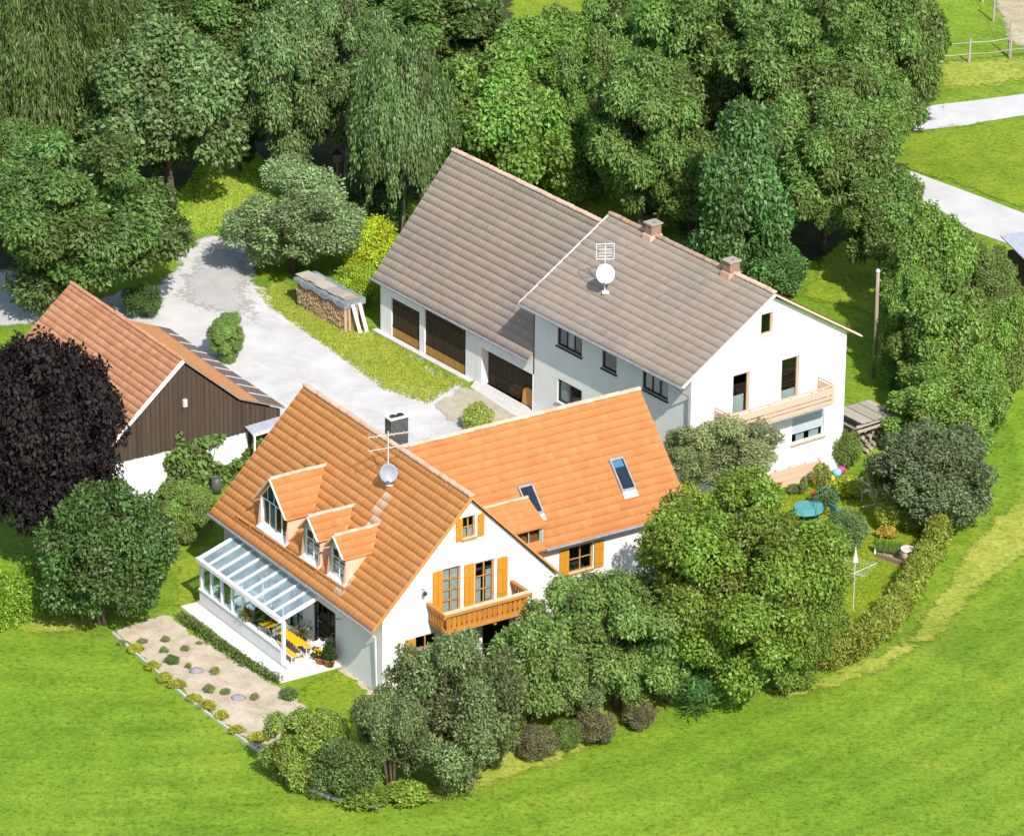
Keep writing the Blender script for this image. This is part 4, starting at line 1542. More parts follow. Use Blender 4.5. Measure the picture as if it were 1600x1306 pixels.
deck(mb, [(BL0, 0, BR - WT), (BL1, 0, BR - WT), (BL1, BWD, brz(BWD)), (BL0, BWD, brz(BWD))], .12)
deck(mb, [(BL1, 0, BR - WT - .003), (BL0, 0, BR - WT - .003), (BL0, -BWD, brz(BWD) - .003), (BL1, -BWD, brz(BWD) - .003)], .12)
broof = mb.build('roof', TILE_G, barn)
nvb = 18
TLB = BWD * SB / nvb
slope_tiles(broof, (BL0, 0, BR - WT), (1, 0, 0), (0, 1 / SB, -KB / SB), (BL1 - BL0) / 43, TLB, 43, nvb, None, TILE_G, 300)
ridge_tiles(broof, (12.35, 0, BR - .02), (BL1, 0, BR - .02), RIDGE_O)
mb = MB()
mb.tube([(BL0, BWD + .06, BE - .13), (BL1 + .15, BWD + .06, BE - .11)], .07, 8)
mb.build('gutter', ZINC, barn)


def gate(s0, s1, z0, z1, dep, foot, lab):
    n = max(6, int((s1 - s0) / .16))
    mb = MB()
    mb.box(s0 + .02, s1 - .02, 4.66 - dep - .10, 4.66 - dep - .045, z0 + .02, z1 - .02)
    g = mb.build('gate', DOOR_SHADE, barn)
    g['label'] = lab
    for i in range(n):
        a = s0 + .02 + (s1 - s0 - .04) * i / n + .004
        b = s0 + .02 + (s1 - s0 - .04) * (i + 1) / n - .004
        mb = MB()
        dz = random.uniform(-.006, .006)
        mb.box(a, b, 4.66 - dep - .044, 4.66 - dep - .012 + dz, z0 + (.0 if not foot else .5), z1 - .025)
        mb.build('board', DOOR_SHADE, g)
        if foot:  # board bottoms coloured as in sun, the rest as in shade
            mb = MB()
            mb.box(a, b, 4.66 - dep - .044, 4.66 - dep - .008 + dz, z0 + .02, z0 + .497)
            mb.build('board', DOOR_SUN, g)
    for z in (z0 + .65, z1 - .35):
        mb = MB()
        mb.box(s0 + .06, s1 - .06, 4.66 - dep - .007, 4.66 - dep + .02, z - .05, z + .05)
        mb.build('batten', DOOR_SHADE, g)
    return g


gate(21.43, 23.82, .0, 2.1, .06, True, 'leftmost, narrowest of the three shade-darkened timber gates')
gate(17.58, 21.0, .0, 2.44, .06, True, 'middle shade-darkened timber gate of the barn')
gate(12.2, 16.28, .0, 1.96, .40, False, 'wide recessed garage gate, rightmost of the three')
mb = MB()
mb.box(16.9, 25.0, 4.67, 5.0, -.1, .06)
mb.build('threshold', CONC, barn)
bd = thing('arched_board', 'orange arched board leaning inside the dark garage gate', 'board', wh_loc(12.85, 4.32, .02), WHYAW)
m = MB()
pts = [(-.42, 0, 0), (.42, 0, 0), (.42, 0, .62)] + [(.42 * math.cos(a), 0, .62 + .30 * math.sin(a)) for a in np.linspace(.2, math.pi - .2, 9)] + [(-.42, 0, .62)]
f0 = [(x, .12 - z * .1, z) for x, _, z in pts]
f1 = [(x, .09 - z * .1, z) for x, _, z in pts]
m.poly(f0); m.poly(f1[::-1])
for i in range(len(pts)):
    j = (i + 1) % len(pts)
    m.quad(f0[i], f1[i], f1[j], f0[j])
m.build('panel', plain('varnished_board', (0.50, 0.24, 0.06), (0.42, 0.19, 0.04), 5, .5), bd)

# ================================================================== TIMBER SHED
SR = 6.69
KS = (6.69 - 4.24) / 2.86
SS = math.hypot(1, KS)
SLN = 11.06
SWL, SWR1, SWR2 = 4.6, 2.86, 5.26
SZ1, SZ2 = 4.17, 3.20
KR1 = (SR - SZ1) / SWR1
shed = thing('shed', 'dark timber shed on a white base with salmon tiled roof left of the house', 'shed', (SHX, SHY, 0), SHYAW)
mb = MB()
zb_ = 2.35
s0_ = .16
mb.quad((s0_, 4.3, -.5), (s0_, -5.05, -.5), (s0_, -5.05, zb_ + .02), (s0_, 4.3, zb_ + .02))
mb.quad((s0_, 4.3, -.5), (10.9, 4.3, -.5), (10.9, 4.3, 2.8), (s0_, 4.3, 2.8))
mb.quad((s0_, -5.05, -.5), (10.9, -5.05, -.5), (10.9, -5.05, 2.9), (s0_, -5.05, 2.9))
mb.poly([(10.9, 4.3, -.5), (10.9, -5.05, -.5), (10.9, -5.05, 3.05), (10.9, -2.86, 4.0), (10.9, 0, 6.5), (10.9, 4.3, 2.9)])
mb.build('wall', WHITE, shed)


def gab(t):
    if t >= 0:
        return SR - .22 - t * KS
    if t >= -SWR1:
        return SR - .22 + t * KR1
    return SZ1 - .20 - (-t - SWR1) * (SZ1 - SZ2) / (SWR2 - SWR1)


nb = 78
ts = np.linspace(4.3, -5.08, nb + 1)
for i in range(nb):
    a, b = ts[i] - .004, ts[i + 1] + .004
    d_ = random.uniform(0, .012) + (.02 if i % 2 else .0)
    m = MB()
    zl0 = zb_ - random.uniform(0, .04)
    x0, x1 = .05 + d_ * .0 - d_, .155
    m.hexa([(x0, a, zl0), (x0, b, zl0), (x1, b, zl0), (x1, a, zl0), (x0, a, gab(a)), (x0, b, gab(b)), (x1, b, gab(b)), (x1, a, gab(a))])
    m.build('board', BOARD_D, shed)
mb = MB()
deck(mb, [(0, 0, SR - WT), (SLN, 0, SR - WT), (SLN, SWL, SR - WT - SWL * KS), (0, SWL, SR - WT - SWL * KS)], .10)
sroof = mb.build('roof', TILE_S, shed)
slope_tiles(sroof, (0, 0, SR - WT), (1, 0, 0), (0, 1 / SS, -KS / SS), SLN / 37, SWL * SS / 18, 37, 18, None, TILE_S, 300)
ridge_tiles(sroof, (0, 0, SR - .02), (SLN, 0, SR - .02), TILE_S, .11)
mb = MB()
deck(mb, [(SLN, 0, SR - .03), (0, 0, SR - .03), (0, -SWR1, SZ1), (SLN, -SWR1, SZ1)], .09)
for (t0, t1) in ((SWR1, 3.95),):
    zz = lambda t: SZ1 - (t - SWR1) * (SZ1 - SZ2) / (SWR2 - SWR1)
    deck(mb, [(SLN, -t0, zz(t0)), (0, -t0, zz(t0)), (0, -t1, zz(t1)), (SLN, -t1 - .6, zz(t1 + .6))], .08)
mb.build('rusty_roof', RUST, shed)
ns = 9
for i in range(ns):
    a, b = SLN * i / ns, SLN * (i + 1) / ns - .03
    f0, f1 = 3.955 + .6 * a / SLN, 3.955 + .6 * b / SLN
    m = MB()
    m.hexa([(a, -f0, zz(f0) - .05), (a, -SWR2, SZ2 - .05), (b, -SWR2, SZ2 - .05), (b, -f1, zz(f1) - .05),
            (a, -f0, zz(f0)), (a, -SWR2, SZ2), (b, -SWR2, SZ2), (b, -f1, zz(f1))])
    m.build('roof_sheet', DARKSHEET, shed)
    if i:
        m = MB()
        m.bar((a - .015, -f0 - .05, zz(f0 + .05) + .02), (a - .015, -SWR2, SZ2 + .02), .05, .03)
        m.build('seam_strip', CONC, shed)
mb = MB()
mb.bar((-.05, .05, SR - .05), (-.05, SWL, SR - WT - SWL * KS - .03), .05, .24, (1, 0, 0))
mb.build('barge_board', FRAME_W, shed)
mb = MB()
mb.bar((-.05, 0, SR - .08), (-.05, -SWR1, SZ1 - .05), .05, .18, (1, 0, 0))
mb.bar((-.05, -SWR1 - .02, SZ1 - .06), (-.05, -SWR2, SZ2 - .05), .05, .18, (1, 0, 0))
mb.build('barge_board', plain('weathered_barge', (0.22, 0.19, 0.165), None, 5, .85), shed)
mb = MB()
mb.box(-.10, .03, -.1, .1, 4.35, 4.72)
mb.box(-.14, -.101, -.06, .06, 4.45, 4.62)
mb.build('wall_lamp', PLANK_W, shed)
mb = MB()
mb.box(-.02, .03, -1.62, -.95, 1.98, 2.03)
mb.build('bracket', DARKMETAL, shed)
# lean-to bay at the right end of the gable: dark opening under a pale eave board
lean = thing('carport', 'small dark carport with a pale edge board between the shed and the orange roof', 'carport', (SHX, SHY, 0), SHYAW)
mb = MB()
mb.bar((-.7, -3.2, 2.42), (-.7, -6.3, 2.62), .06, .14)
mb.build('edge_board', PLANK_W, lean)
mb = MB()
mb.hexa([(-.68, -3.2, 2.40), (-.68, -6.3, 2.58), (.04, -6.3, 2.72), (.04, -3.2, 2.55), (-.68, -3.2, 2.46), (-.68, -6.3, 2.64), (.04, -6.3, 2.78), (.04, -3.2, 2.61)])
mb.build('carport_roof', SLATE_R, lean)
for t_ in (-3.3, -4.6, -5.9):
    mb = MB(); mb.box(-.72, -.64, t_ - .04, t_ + .04, 0, 2.38 + (-t_ - 3.2) * .06); mb.build('post', FRAME_W, lean)
mb = MB()
mb.box(.06, .14, -6.3, -3.4, 0, 2.5)
mb.build('back_wall', BOARD_D, lean)

# ================================================================== VEGETATION


def leaf_arrays(P, O, clump, L, Wd, rng, droop=0.25, up=0.35, rnd_amt=0.75):
    """leaves at points P with outward directions O: folded diamonds (one quad each)"""
    n = len(P)
    d = O * 0.55 + rng.normal(0, rnd_amt, (n, 3)) * 0.75
    d[:, 2] -= droop
    d /= np.linalg.norm(d, axis=1)[:, None]
    nrm = O * 1.0 + rng.normal(0, 0.42, (n, 3))
    nrm[:, 2] += up
    nrm -= (nrm * d).sum(1)[:, None] * d
    nrm /= np.maximum(np.linalg.norm(nrm, axis=1), 1e-6)[:, None]
    sd = np.cross(d, nrm)
    sz = rng.uniform(0.45, 1.6, n)[:, None]
    l, w = L * sz, Wd * sz
    fold = nrm * w * 0.22
    a = P
    b = P + d * l * .5 + sd * w * .5 + fold
    c = P + d * l - nrm * l * .12
    e = P + d * l * .5 - sd * w * .5 + fold
    V = np.stack([a, b, c, e], 1).reshape(-1, 3)
    Q = np.arange(n * 4).reshape(-1, 4)
    return V, Q, rng.random(n), clump


def crown_mesh(name, blobs, n, L, Wd, seed, droop=0.25, inner=0.45, up=.35, hang=0.0):
    """foliage of a crown: leaves over many ellipsoidal clumps (x, y, z, rx, ry, rz)"""
    rng = np.random.default_rng(seed)
    B = np.array(blobs, float)
    wt = (B[:, 3] * B[:, 4] + B[:, 3] * B[:, 5]); wt /= wt.sum()
    idx = rng.choice(len(B), n, p=wt)
    O = rng.normal(0, 1, (n, 3))
    O[:, 2] = O[:, 2] + .18
    O /= np.linalg.norm(O, axis=1)[:, None]
    rad = 1 - inner * rng.random(n) ** 2.2 + rng.normal(0, .05, n)
    lump = 1 + 0.16 * np.sin(O[:, 0] * 5 + idx * 1.7) * np.sin(O[:, 1] * 6 + idx * 0.9) + .08 * np.sin(O[:, 2] * 9 + idx)
    P = B[idx, :3] + O * (rad * lump)[:, None] * B[idx, 3:6]
    if hang:
        P[:, 2] -= hang * rng.random(n) ** 2
    cl = rng.random(len(B))[idx]
    V, Q, r, c = leaf_arrays(P, O, cl, L, Wd, rng, droop, up)
    return raw_mesh(name, V, Q, LEAF, {'rnd': r, 'clump': c})


def blobs_shell(n, seed, rmin=.5, rmax=.80, b0=.17, b1=.30, shape='round', flat=1.0):
    rng = np.random.default_rng(seed)
    out = []
    while len(out) < n:
        o = rng.normal(0, 1, 3)
        o /= np.linalg.norm(o)
        if shape == 'round' and o[2] < -.75:
            continue
        r = rng.uniform(rmin, rmax)
        br = rng.uniform(b0, b1)
        p = o * r
        if shape == 'cone':
            z = rng.uniform(-.95, .85)
            w = (.9 - z) / 1.9 * .80 + .06
            a = rng.uniform(0, 6.283)
            rr = w * rng.uniform(.6, 1)
            p = np.array((math.cos(a) * rr, math.sin(a) * rr, z))
        out.append((p[0], p[1], p[2], br, br, br * flat))
    for _ in range(n // 7):
        p = rng.normal(0, .28, 3)
        out.append((*p, .32, .32, .30))
    return out


def strands(name, seed, n_str, n_per, L, Wd, width=0.10, long=(.5, 1.3), base_mix=.25):
    """hanging curtains of leaves (willow, birch)"""
    rng = np.random.default_rng(seed)
    P, O, C = [], [], []
    for k in range(n_str):
        o = rng.normal(0, 1, 3); o[2] = abs(o[2]) * .9 + .1; o /= np.linalg.norm(o)
        st = o * rng.uniform(.45, .92)
        ln = rng.uniform(*long)
        ln = min(ln, st[2] + .98)
        m = n_per
        f = rng.random(m)
        p = np.zeros((m, 3))
        outw = np.array((o[0], o[1], 0))
        p[:] = st
        p += outw * (np.sqrt(f) * .16)[:, None]
        p[:, 2] -= f * ln - .05 * np.sin(f * 3)
        wv = width * (1 - .55 * f)
        p += rng.normal(0, 1, (m, 3)) * wv[:, None] * np.array((1, 1, .6))
        P.append(p)
        oo = np.tile(outw, (m, 1)) + np.array((0, 0, .25)) + rng.normal(0, .4, (m, 3))
        O.append(oo / np.linalg.norm(oo, axis=1)[:, None])
        C.append(np.full(m, rng.random()))
    P, O, C = np.concatenate(P), np.concatenate(O), np.concatenate(C)
    V, Q, r, c = leaf_arrays(P, O, C, L, Wd, rng, 1.0, .1, .45)
    return raw_mesh(name, V, Q, LEAF, {'rnd': r, 'clump': c})


def trunk_mesh(name, seed, h0=-1.0, mat=None, limbs=9, r=.055, stems=1):
    """unit tree: crown occupies -1..1; the trunk starts at z = h0 and sends limbs into the crown"""
    rng = random.Random(seed)
    mb = MB()
    for st in range(stems):
        ox, oy = (rng.uniform(-.12, .12), rng.uniform(-.12, .12)) if stems > 1 else (0, 0)
        pts, rr = [], []
        for k in range(7):
            f = k / 6
            pts.append((ox * (1 + f * 2) + .05 * math.sin(f * 4 + seed), oy * (1 + f * 2) + .05 * math.cos(f * 3 + seed) - .05, h0 + (0.75 - h0) * f))
            rr.append(r * (1.0 - .8 * f) * (1.35 if k == 0 else 1))
        mb.tube(pts, rr, 8)
        for i in range(limbs):
            f = rng.uniform(.35, .9)
            k = int(f * 6)
            p = np.array(pts[k])
            a = rng.uniform(0, 6.283)
            l = rng.uniform(.4, .75)
            q = p + np.array((math.cos(a) * l, math.sin(a) * l, l * rng.uniform(.3, .8)))
            md = (p + q) / 2 + np.array((0, 0, -.05))
            mb.tube([p, md, q], [r * .45 * (1.1 - f), r * .3 * (1.1 - f), r * .08], 6)
    me = bpy.data.meshes.new(name)
    me.from_pydata(mb.v, [], mb.f)
    me.materials.append(mat or BARK)
    me.polygons.foreach_set('use_smooth', [True] * len(me.polygons))
    return me


CR = {}
CR['broad'] = [crown_mesh('crown', blobs_shell(60, 1 + k, .46, .94, .10, .29), 62000, .055, .034, 30 + k, .25) for k in range(2)]
CR['walnut'] = [crown_mesh('crown', blobs_shell(58, 5 + k, .46, .94, .10, .27), 90000, .055, .023, 40 + k, .65, .5) for k in range(2)]
CR['birch'] = [strands('crown', 50 + k, 330, 200, .047, .023, .075, (.25, .70)) for k in range(2)]
CR['willow'] = [strands('crown', 60, 210, 300, .060, .014, .050, (.6, 1.5))]
CR['cone'] = [crown_mesh('crown', blobs_shell(90, 70, shape='cone', b0=.13, b1=.24), 46000, .062, .033, 71, .3)]
CR['bush'] = [crown_mesh('foliage', blobs_shell(60, 80 + k, .45, .78, .18, .32), 26000, .066, .038, 81 + k, .1) for k in range(2)]
CR['fine'] = [crown_mesh('foliage', blobs_shell(52, 90 + k, .45, .96, .09, .28), 60000, .047, .022, 91 + k, .0, .6) for k in range(2)]
CR['dense'] = [crown_mesh('foliage', blobs_shell(110, 95, .58, .90, .11, .22), 74000, .048, .029, 96, .15, .35)]
CR['big'] = [crown_mesh('crown', blobs_shell(88, 97, .50, .93, .10, .23), 180000, .031, .0195, 98, .35, .45)]
CR['small'] = [crown_mesh('foliage', blobs_shell(26, 100 + k, .4, .7, .26, .40), 2600, .17, .085, 101 + k, .05) for k in range(2)]
CR['clip'] = [crown_mesh('foliage', [(0, 0, 0, .95, .95, .95)], 5200, .11, .07, 105, .05, .12)]
CR['spiky'] = [crown_mesh('foliage', blobs_shell(24, 107, .4, .75, .2, .3), 2400, .30, .045, 108, -.6)]
TR = {k: trunk_mesh('trunk', 3, k) for k in (-1.15, -1.4, -1.8, -2.3)}
TRS = trunk_mesh('stem', 9, -1.02, None, 7, .035, 4)
TRB = trunk_mesh('trunk', 4, -1.9, BARK_PALE, 8, .045)


WOOD = 'trees of the wood behind the farm'


def plant(name, kind, label, cat, cx, cy, hw, hh, col, group=None, lift=0.0, var=0, flat=None, trunk=None, rz=None):
    """plant whose crown covers cx +- hw, cy +- hh in the photograph, standing on the ground. lift: bare trunk in crown heights."""
    zc = 3.0
    for _ in range(8):
        d = FW * FOC + RT * (cx - IMG_W / 2) - UP * (cy - IMG_H / 2)
        p = CAM + d * ((zc - CAM[2]) / d[2])
        sc = pxscale(p)
        Rx = hw / sc
        v = (hh / sc) ** 2 - (Rx * .39) ** 2
        Rz = math.sqrt(max(v, (Rx * .35) ** 2)) / .92
        zc = float(hterr(p[0], p[1])) + Rz * (1 + lift) * .97
    gz_ = float(hterr(p[0], p[1]))
    t = thing(name, label, cat, (p[0], p[1], gz_), random.uniform(0, 6.28), group)
    m = CR[kind][var % len(CR[kind])]
    dim = .95 if group == WOOD else 1.0
    cr = link('crown' if lift > .05 else 'foliage', m, t)
    cr.scale = (Rx, Rx * random.uniform(.92, 1.08), Rz)
    cr.location = (0, 0, zc - gz_)
    cr.color = (col[0] * 2.6 * dim, col[1] * 2.55 * dim, col[2] * 2.1 * dim, 1)
    if name == 'copper_beech':
        cr.material_slots[0].link = 'OBJECT'
        cr.material_slots[0].material = LEAF_DULL
    h0 = -(1 + lift) * .97
    if lift > .05:
        key = min(TR, key=lambda k: abs(k - h0))
        tk = link('trunk', (TRB if trunk == 'pale' else TR[key]), t)
        tk.scale = (Rx * .9, Rx * .9, Rz)
        tk.location = (0, 0, zc - gz_ - (0.02 if True else 0))
        tb_ = (key if trunk != 'pale' else -1.9)
        tk.scale[2] = Rz * h0 / tb_ * 1.0
    elif hw > 14:
        tk = link('stem', TRS, t)
        tk.scale = (Rx, Rx, Rz)
        tk.location = (0, 0, zc - gz_)
    return t


WOOD = 'trees of the wood behind the farm'
g1 = (0.050, 0.085, 0.024); g2 = (0.060, 0.098, 0.026); g3 = (0.072, 0.122, 0.028); g4 = (0.062, 0.094, 0.038)
g5 = (0.072, 0.114, 0.027); g6 = (0.044, 0.086, 0.029); gw = (0.066, 0.092, 0.030); gd = (0.036, 0.062, 0.022)
TREES = [
    ('willow_tree', 'willow', 'weeping willow with long hanging strands in the top left corner', 45, 95, 120, 185, (0.048, 0.072, 0.022), .15, 0),
    ('willow_tree', 'willow', 'smaller weeping willow directly right of the corner willow', 150, 40, 80, 120, (0.05, 0.075, 0.022), .3, 0),
    ('broadleaf_tree', 'broad', 'round leaved tree right of the willows, above the sunlit grass path', 262, 165, 135, 135, g4, .35, 0),
    ('broadleaf_tree', 'broad', 'dark tree at the top edge between the round leaved tree and the birches', 360, 30, 110, 90, g1, .4, 1),
    ('birch_tree', 'walnut', 'grey green birch above the slim wooden pole', 455, 125, 95, 130, g4, .5, 0),
    ('birch_tree', 'birch', 'tall drooping birch left of the barn roof peak', 630, 200, 85, 165, g4, .12, 1),
    ('birch_tree', 'walnut', 'grey green birch between the bird house and the tall drooping birch', 545, 120, 85, 130, g4, .5, 1),
    ('broadleaf_tree', 'broad', 'dark tree at the top edge above the birches', 540, 20, 105, 90, g1, .4, 0),
    ('broadleaf_tree', 'broad', 'dark tree at the top edge left of the yellow field corner', 690, 40, 110, 95, g1, .4, 1),
    ('maple_tree', 'broad', 'bright green maple directly behind the barn roof', 775, 195, 115, 125, g3, .25, 0),
    ('maple_tree', 'broad', 'bright green maple behind the brighter one, under the yellow field corner', 845, 110, 95, 95, g3, .35, 1),
    ('maple_tree', 'broad', 'low bright green maple above the middle of the barn ridge', 880, 225, 75, 85, g3, .2, 1),
    ('walnut_tree', 'walnut', 'walnut tree directly behind the left chimney of the white farmhouse', 1010, 205, 110, 125, g2, .35, 0),
    ('walnut_tree', 'walnut', 'walnut tree at the top edge right of the yellow field corner', 965, 75, 95, 95, g2, .4, 1),
    ('walnut_tree', 'walnut', 'walnut tree at the top edge in line with the right chimney', 1110, 85, 120, 130, g2, .4, 0),
    ('walnut_tree', 'walnut', 'large walnut tree above the bluish ash', 1250, 110, 130, 140, g2, .4, 1),
    ('walnut_tree', 'walnut', 'rightmost walnut tree at the top edge beside the meadow', 1390, 90, 95, 125, g2, .4, 0),
    ('ash_tree', 'cone', 'bluish green pointed ash tree behind the right chimney', 1165, 295, 90, 140, g6, .2, 0),
    ('walnut_tree', 'walnut', 'walnut tree right of the bluish ash', 1300, 255, 105, 115, g2, .35, 0),
    ('walnut_tree', 'walnut', 'walnut tree whose boughs hang over the road at the right', 1345, 195, 82, 90, g2, .5, 1),
    ('walnut_tree', 'broad', 'tree beside the side road, below the roadside walnut', 1382, 350, 78, 85, g2, .35, 1),
    ('broadleaf_tree', 'broad', 'light green tree behind the utility pole', 1452, 425, 72, 105, g5, .3, 0),
    ('elder_tree', 'fine', 'grey green twiggy tree below the grey sheet roof at the right edge', 1540, 460, 65, 75, gw, .3, 0),
    ('broadleaf_tree', 'broad', 'light green bushy tree between the utility pole and the grey green twiggy tree', 1478, 535, 85, 105, g5, .2, 1),
    ('broadleaf_tree', 'broad', 'light green bushy tree above the dark round bush', 1468, 640, 90, 75, g5, .1, 0),
    ('broadleaf_tree', 'broad', 'light green bushy tree at the right edge above the meadow', 1525, 610, 60, 75, g3, .1, 1),
    ('chestnut_tree', 'walnut', 'large dark green chestnut tree behind the timber shed roof', 118, 335, 158, 126, g1, .35, 1),
    ('chestnut_tree', 'walnut', 'dark chestnut tree at the left edge below the willow', 20, 270, 90, 85, g1, .4, 0),
    ('copper_beech', 'dense', 'dark purple leaved copper beech in front of the timber shed', 75, 692, 132, 178, (0.0080, 0.0066, 0.0074), .12, 0),
    ('broadleaf_tree', 'broad', 'dark tree filling the gap between the round leaved tree and the first birch, low down', 372, 185, 50, 75, gd, .15, 1),
    ('broadleaf_tree', 'walnut', 'dark tree between the bright maples and the walnuts', 935, 165, 75, 120, g2, .2, 0),
    ('broadleaf_tree', 'broad', 'dark tree low behind the ridge between the two chimneys', 1085, 290, 70, 80, g2, .15, 1),
    ('walnut_tree', 'walnut', 'walnut tree between the two top edge walnuts, further back', 1040, 20, 100, 80, g2, .3, 1),
    ('walnut_tree', 'walnut', 'walnut tree at the top edge above the bluish ash', 1190, 5, 100, 80, g2, .3, 0),
    ('walnut_tree', 'walnut', 'walnut tree at the top edge above the large walnut', 1310, 10, 100, 90, g2, .3, 1),
    ('broadleaf_tree', 'broad', 'tree at the top edge above the round leaved tree', 255, 15, 110, 80, g4, .3, 0),
    ('birch_tree', 'broad', 'grey green birch at the top edge left of the dark one', 450, 10, 90, 80, g4, .3, 0),
    ('birch_tree', 'walnut', 'grey green birch at the top edge above the tall drooping birch', 620, 25, 80, 85, g4, .3, 1),
    ('broadleaf_tree', 'broad', 'light green tree filling the gap below the side road', 1425, 505, 48, 92, g3, .1, 0),
    ('broadleaf_tree', 'broad', 'light green tree at the right edge below the twiggy tree', 1570, 540, 55, 80, g5, .1, 1),
    ('broadleaf_tree', 'broad', 'light green tree between the side road and the twiggy tree', 1480, 440, 70, 70, g3, .15, 0),
    ('apple_tree', 'fine', 'grey green apple tree overhanging the driveway', 466, 335, 115, 88, (0.105, 0.145, 0.078), .25, 0),
]
for (nm, kd, lab, cx, cy, hw, hh, col, lift, var) in TREES:
    plant(nm, kd, lab, 'tree', cx, cy, hw, hh, col, WOOD if cy < 420 and hw > 70 else None, lift, var, trunk='pale' if 'birch' in nm else None)
plant('broadleaf_tree', 'big', 'biggest dark green tree in front of the gap between the two houses', 'tree', 1152, 910, 174, 172, (0.068, 0.100, 0.016), None, .12)
plant('broadleaf_tree', 'big', 'lower dark green tree leaning out to the right of the biggest one', 'tree', 1240, 965, 88, 112, (0.066, 0.098, 0.018), None, .1)
FRT = 'trees and large shrubs in front of the orange roofed house'
plant('willow_bush', 'fine', 'large grey green bush hiding the lower left gable of the orange roofed house', 'bush', 708, 1110, 112, 126, (0.070, 0.092, 0.044), FRT, .0, 0)
plant('willow_bush', 'fine', 'grey green bush left of the largest one, at the house corner', 'bush', 612, 1142, 72, 92, (0.070, 0.092, 0.044), FRT, .0, 1)
plant('cherry_tree', 'walnut', 'green tree in the middle of the front row, below the wing window', 'tree', 965, 998, 118, 110, (0.066, 0.100, 0.028), FRT, .12, 0)
plant('hazel_bush', 'broad', 'green bush between the grey green bush and the cherry tree', 'bush', 842, 1045, 82, 100, (0.070, 0.106, 0.032), FRT, .0, 1)
plant('willow_bush', 'fine', 'grey green bush low between the hazel bush and the cherry tree', 'bush', 905, 1065, 60, 70, (0.070, 0.092, 0.040), FRT, .0, 1)
plant('cherry_tree', 'walnut', 'green tree between the cherry tree in the middle and the biggest tree', 'tree', 1040, 1010, 70, 85, (0.064, 0.098, 0.026), FRT, .05, 1)
plant('lime_bush', 'bush', 'yellowish green bush top directly below the gable downpipe', 'bush', 905, 990, 45, 40, (0.12, 0.15, 0.022), None, .3, 0)
plant('maple_bush', 'broad', 'yellow green bush behind the biggest tree, beside the wing roof', 'bush', 1075, 830, 70, 75, (0.105, 0.135, 0.016), None, .2, 0)
plant('olive_bush', 'fine', 'grey green bush at the foot of the white farmhouse balcony', 'bush', 1128, 704, 92, 62, (0.115, 0.135, 0.075), None, 1.1, 0)
plant('olive_bush', 'fine', 'grey green bush between the wing roof and the farmhouse corner', 'bush', 1078, 715, 42, 50, (0.10, 0.12, 0.062), None, 1.0, 1)
plant('round_bush', 'dense', 'dark glossy round bush left of the veranda', 'bush', 165, 862, 112, 120, (0.034, 0.060, 0.018), None, .0, 0)
plant('round_bush', 'dense', 'dark grey green round bush at the right end of the garden', 'bush', 1452, 742, 95, 86, (0.052, 0.068, 0.038), None, .08, 0)
plant('lime_shrub', 'bush', 'yellow green shrub between the apple tree and the barn', 'bush', 578, 385, 48, 52, (0.17, 0.20, 0.014), None, .1, 1)
plant('lime_shrub', 'bush', 'low yellow green shrub beside the barn corner', 'bush', 560, 440, 38, 38, (0.13, 0.18, 0.016), None, .1, 0)
plant('dark_shrub', 'broad', 'dark shrub between the apple tree and the tall birch', 'bush', 590, 300, 55, 60, gd, None, .0, 0)
plant('shrub', 'bush', 'light green shrub behind the barn ridge, right of its middle', 'bush', 885, 285, 40, 42, g3, None, .0, 0)
plant('shrub', 'bush', 'yellow green shrub behind the barn ridge, left of its middle', 'bush', 845, 290, 32, 30, g5, None, .0, 1)
plant('shrub', 'bush', 'dark green shrub behind the barn at its junction with the farmhouse', 'bush', 925, 270, 35, 45, g2, None, .0, 1)
plant('shrub', 'bush', 'green shrub behind the right chimney of the farmhouse', 'bush', 1215, 420, 55, 45, g6, None, .0, 1)
plant('shrub', 'bush', 'green shrub between the two chimneys of the farmhouse', 'bush', 1105, 385, 40, 32, g2, None, .0, 0)
plant('shrub', 'bush', 'green shrub at the foot of the utility pole', 'bush', 1398, 568, 30, 44, g3, None, .0, 0)
plant('shrub', 'bush', 'bright green shrub at the right corner of the farmhouse gable', 'bush', 1324, 702, 24, 34, (0.075, 0.105, 0.03), None, .0, 0)
plant('shrub', 'broad', 'leafy green shrub between the shed and the house eave', 'bush', 290, 800, 52, 48, (0.085, 0.125, 0.035), None, .0, 1)
plant('shrub', 'walnut', 'young green bush standing alone on the driveway edge', 'bush', 352, 527, 34, 38, (0.080, 0.120, 0.036), None, .0, 0)
plant('shrub', 'bush', 'dark shrub at the left rim of the driveway behind the shed', 'bush', 222, 470, 38, 30, gd, None, .0, 0)
plant('box_ball', 'clip', 'small clipped yellow green ball bush behind the wing ridge', 'bush', 747, 652, 22, 21, (0.17, 0.21, 0.05), None, .0, 0)
plant('bramble', 'broad', 'loose green bramble at the end of the planting bed', 'bush', 478, 1165, 62, 62, (0.085, 0.115, 0.024), None, .0, 0)
plant('bramble', 'bush', 'dark green bramble between the bed end and the grey green bush', 'bush', 540, 1200, 60, 55, (0.048, 0.072, 0.022), None, .0, 1)
plant('trailing_plant', 'small', 'bright green trailing plant at the lowest point of the shrub row', 'plant', 640, 1238, 42, 22, (0.10, 0.14, 0.024), None, .0, 0)
plant('trailing_plant', 'small', 'green trailing plant over the stone edging', 'plant', 575, 1245, 40, 22, (0.075, 0.11, 0.022), None, .0, 1)
ROW = 'low shrubs along the meadow edge'
br = (0.068, 0.064, 0.036)
plant('brown_shrub', 'bush', 'brownish low shrub, leftmost of the row along the meadow', 'shrub', 768, 1172, 24, 31, br, ROW, .0, 0)
plant('brown_shrub', 'bush', 'brownish low shrub directly left of the small dark green one', 'shrub', 838, 1160, 34, 29, br, ROW, .0, 1)
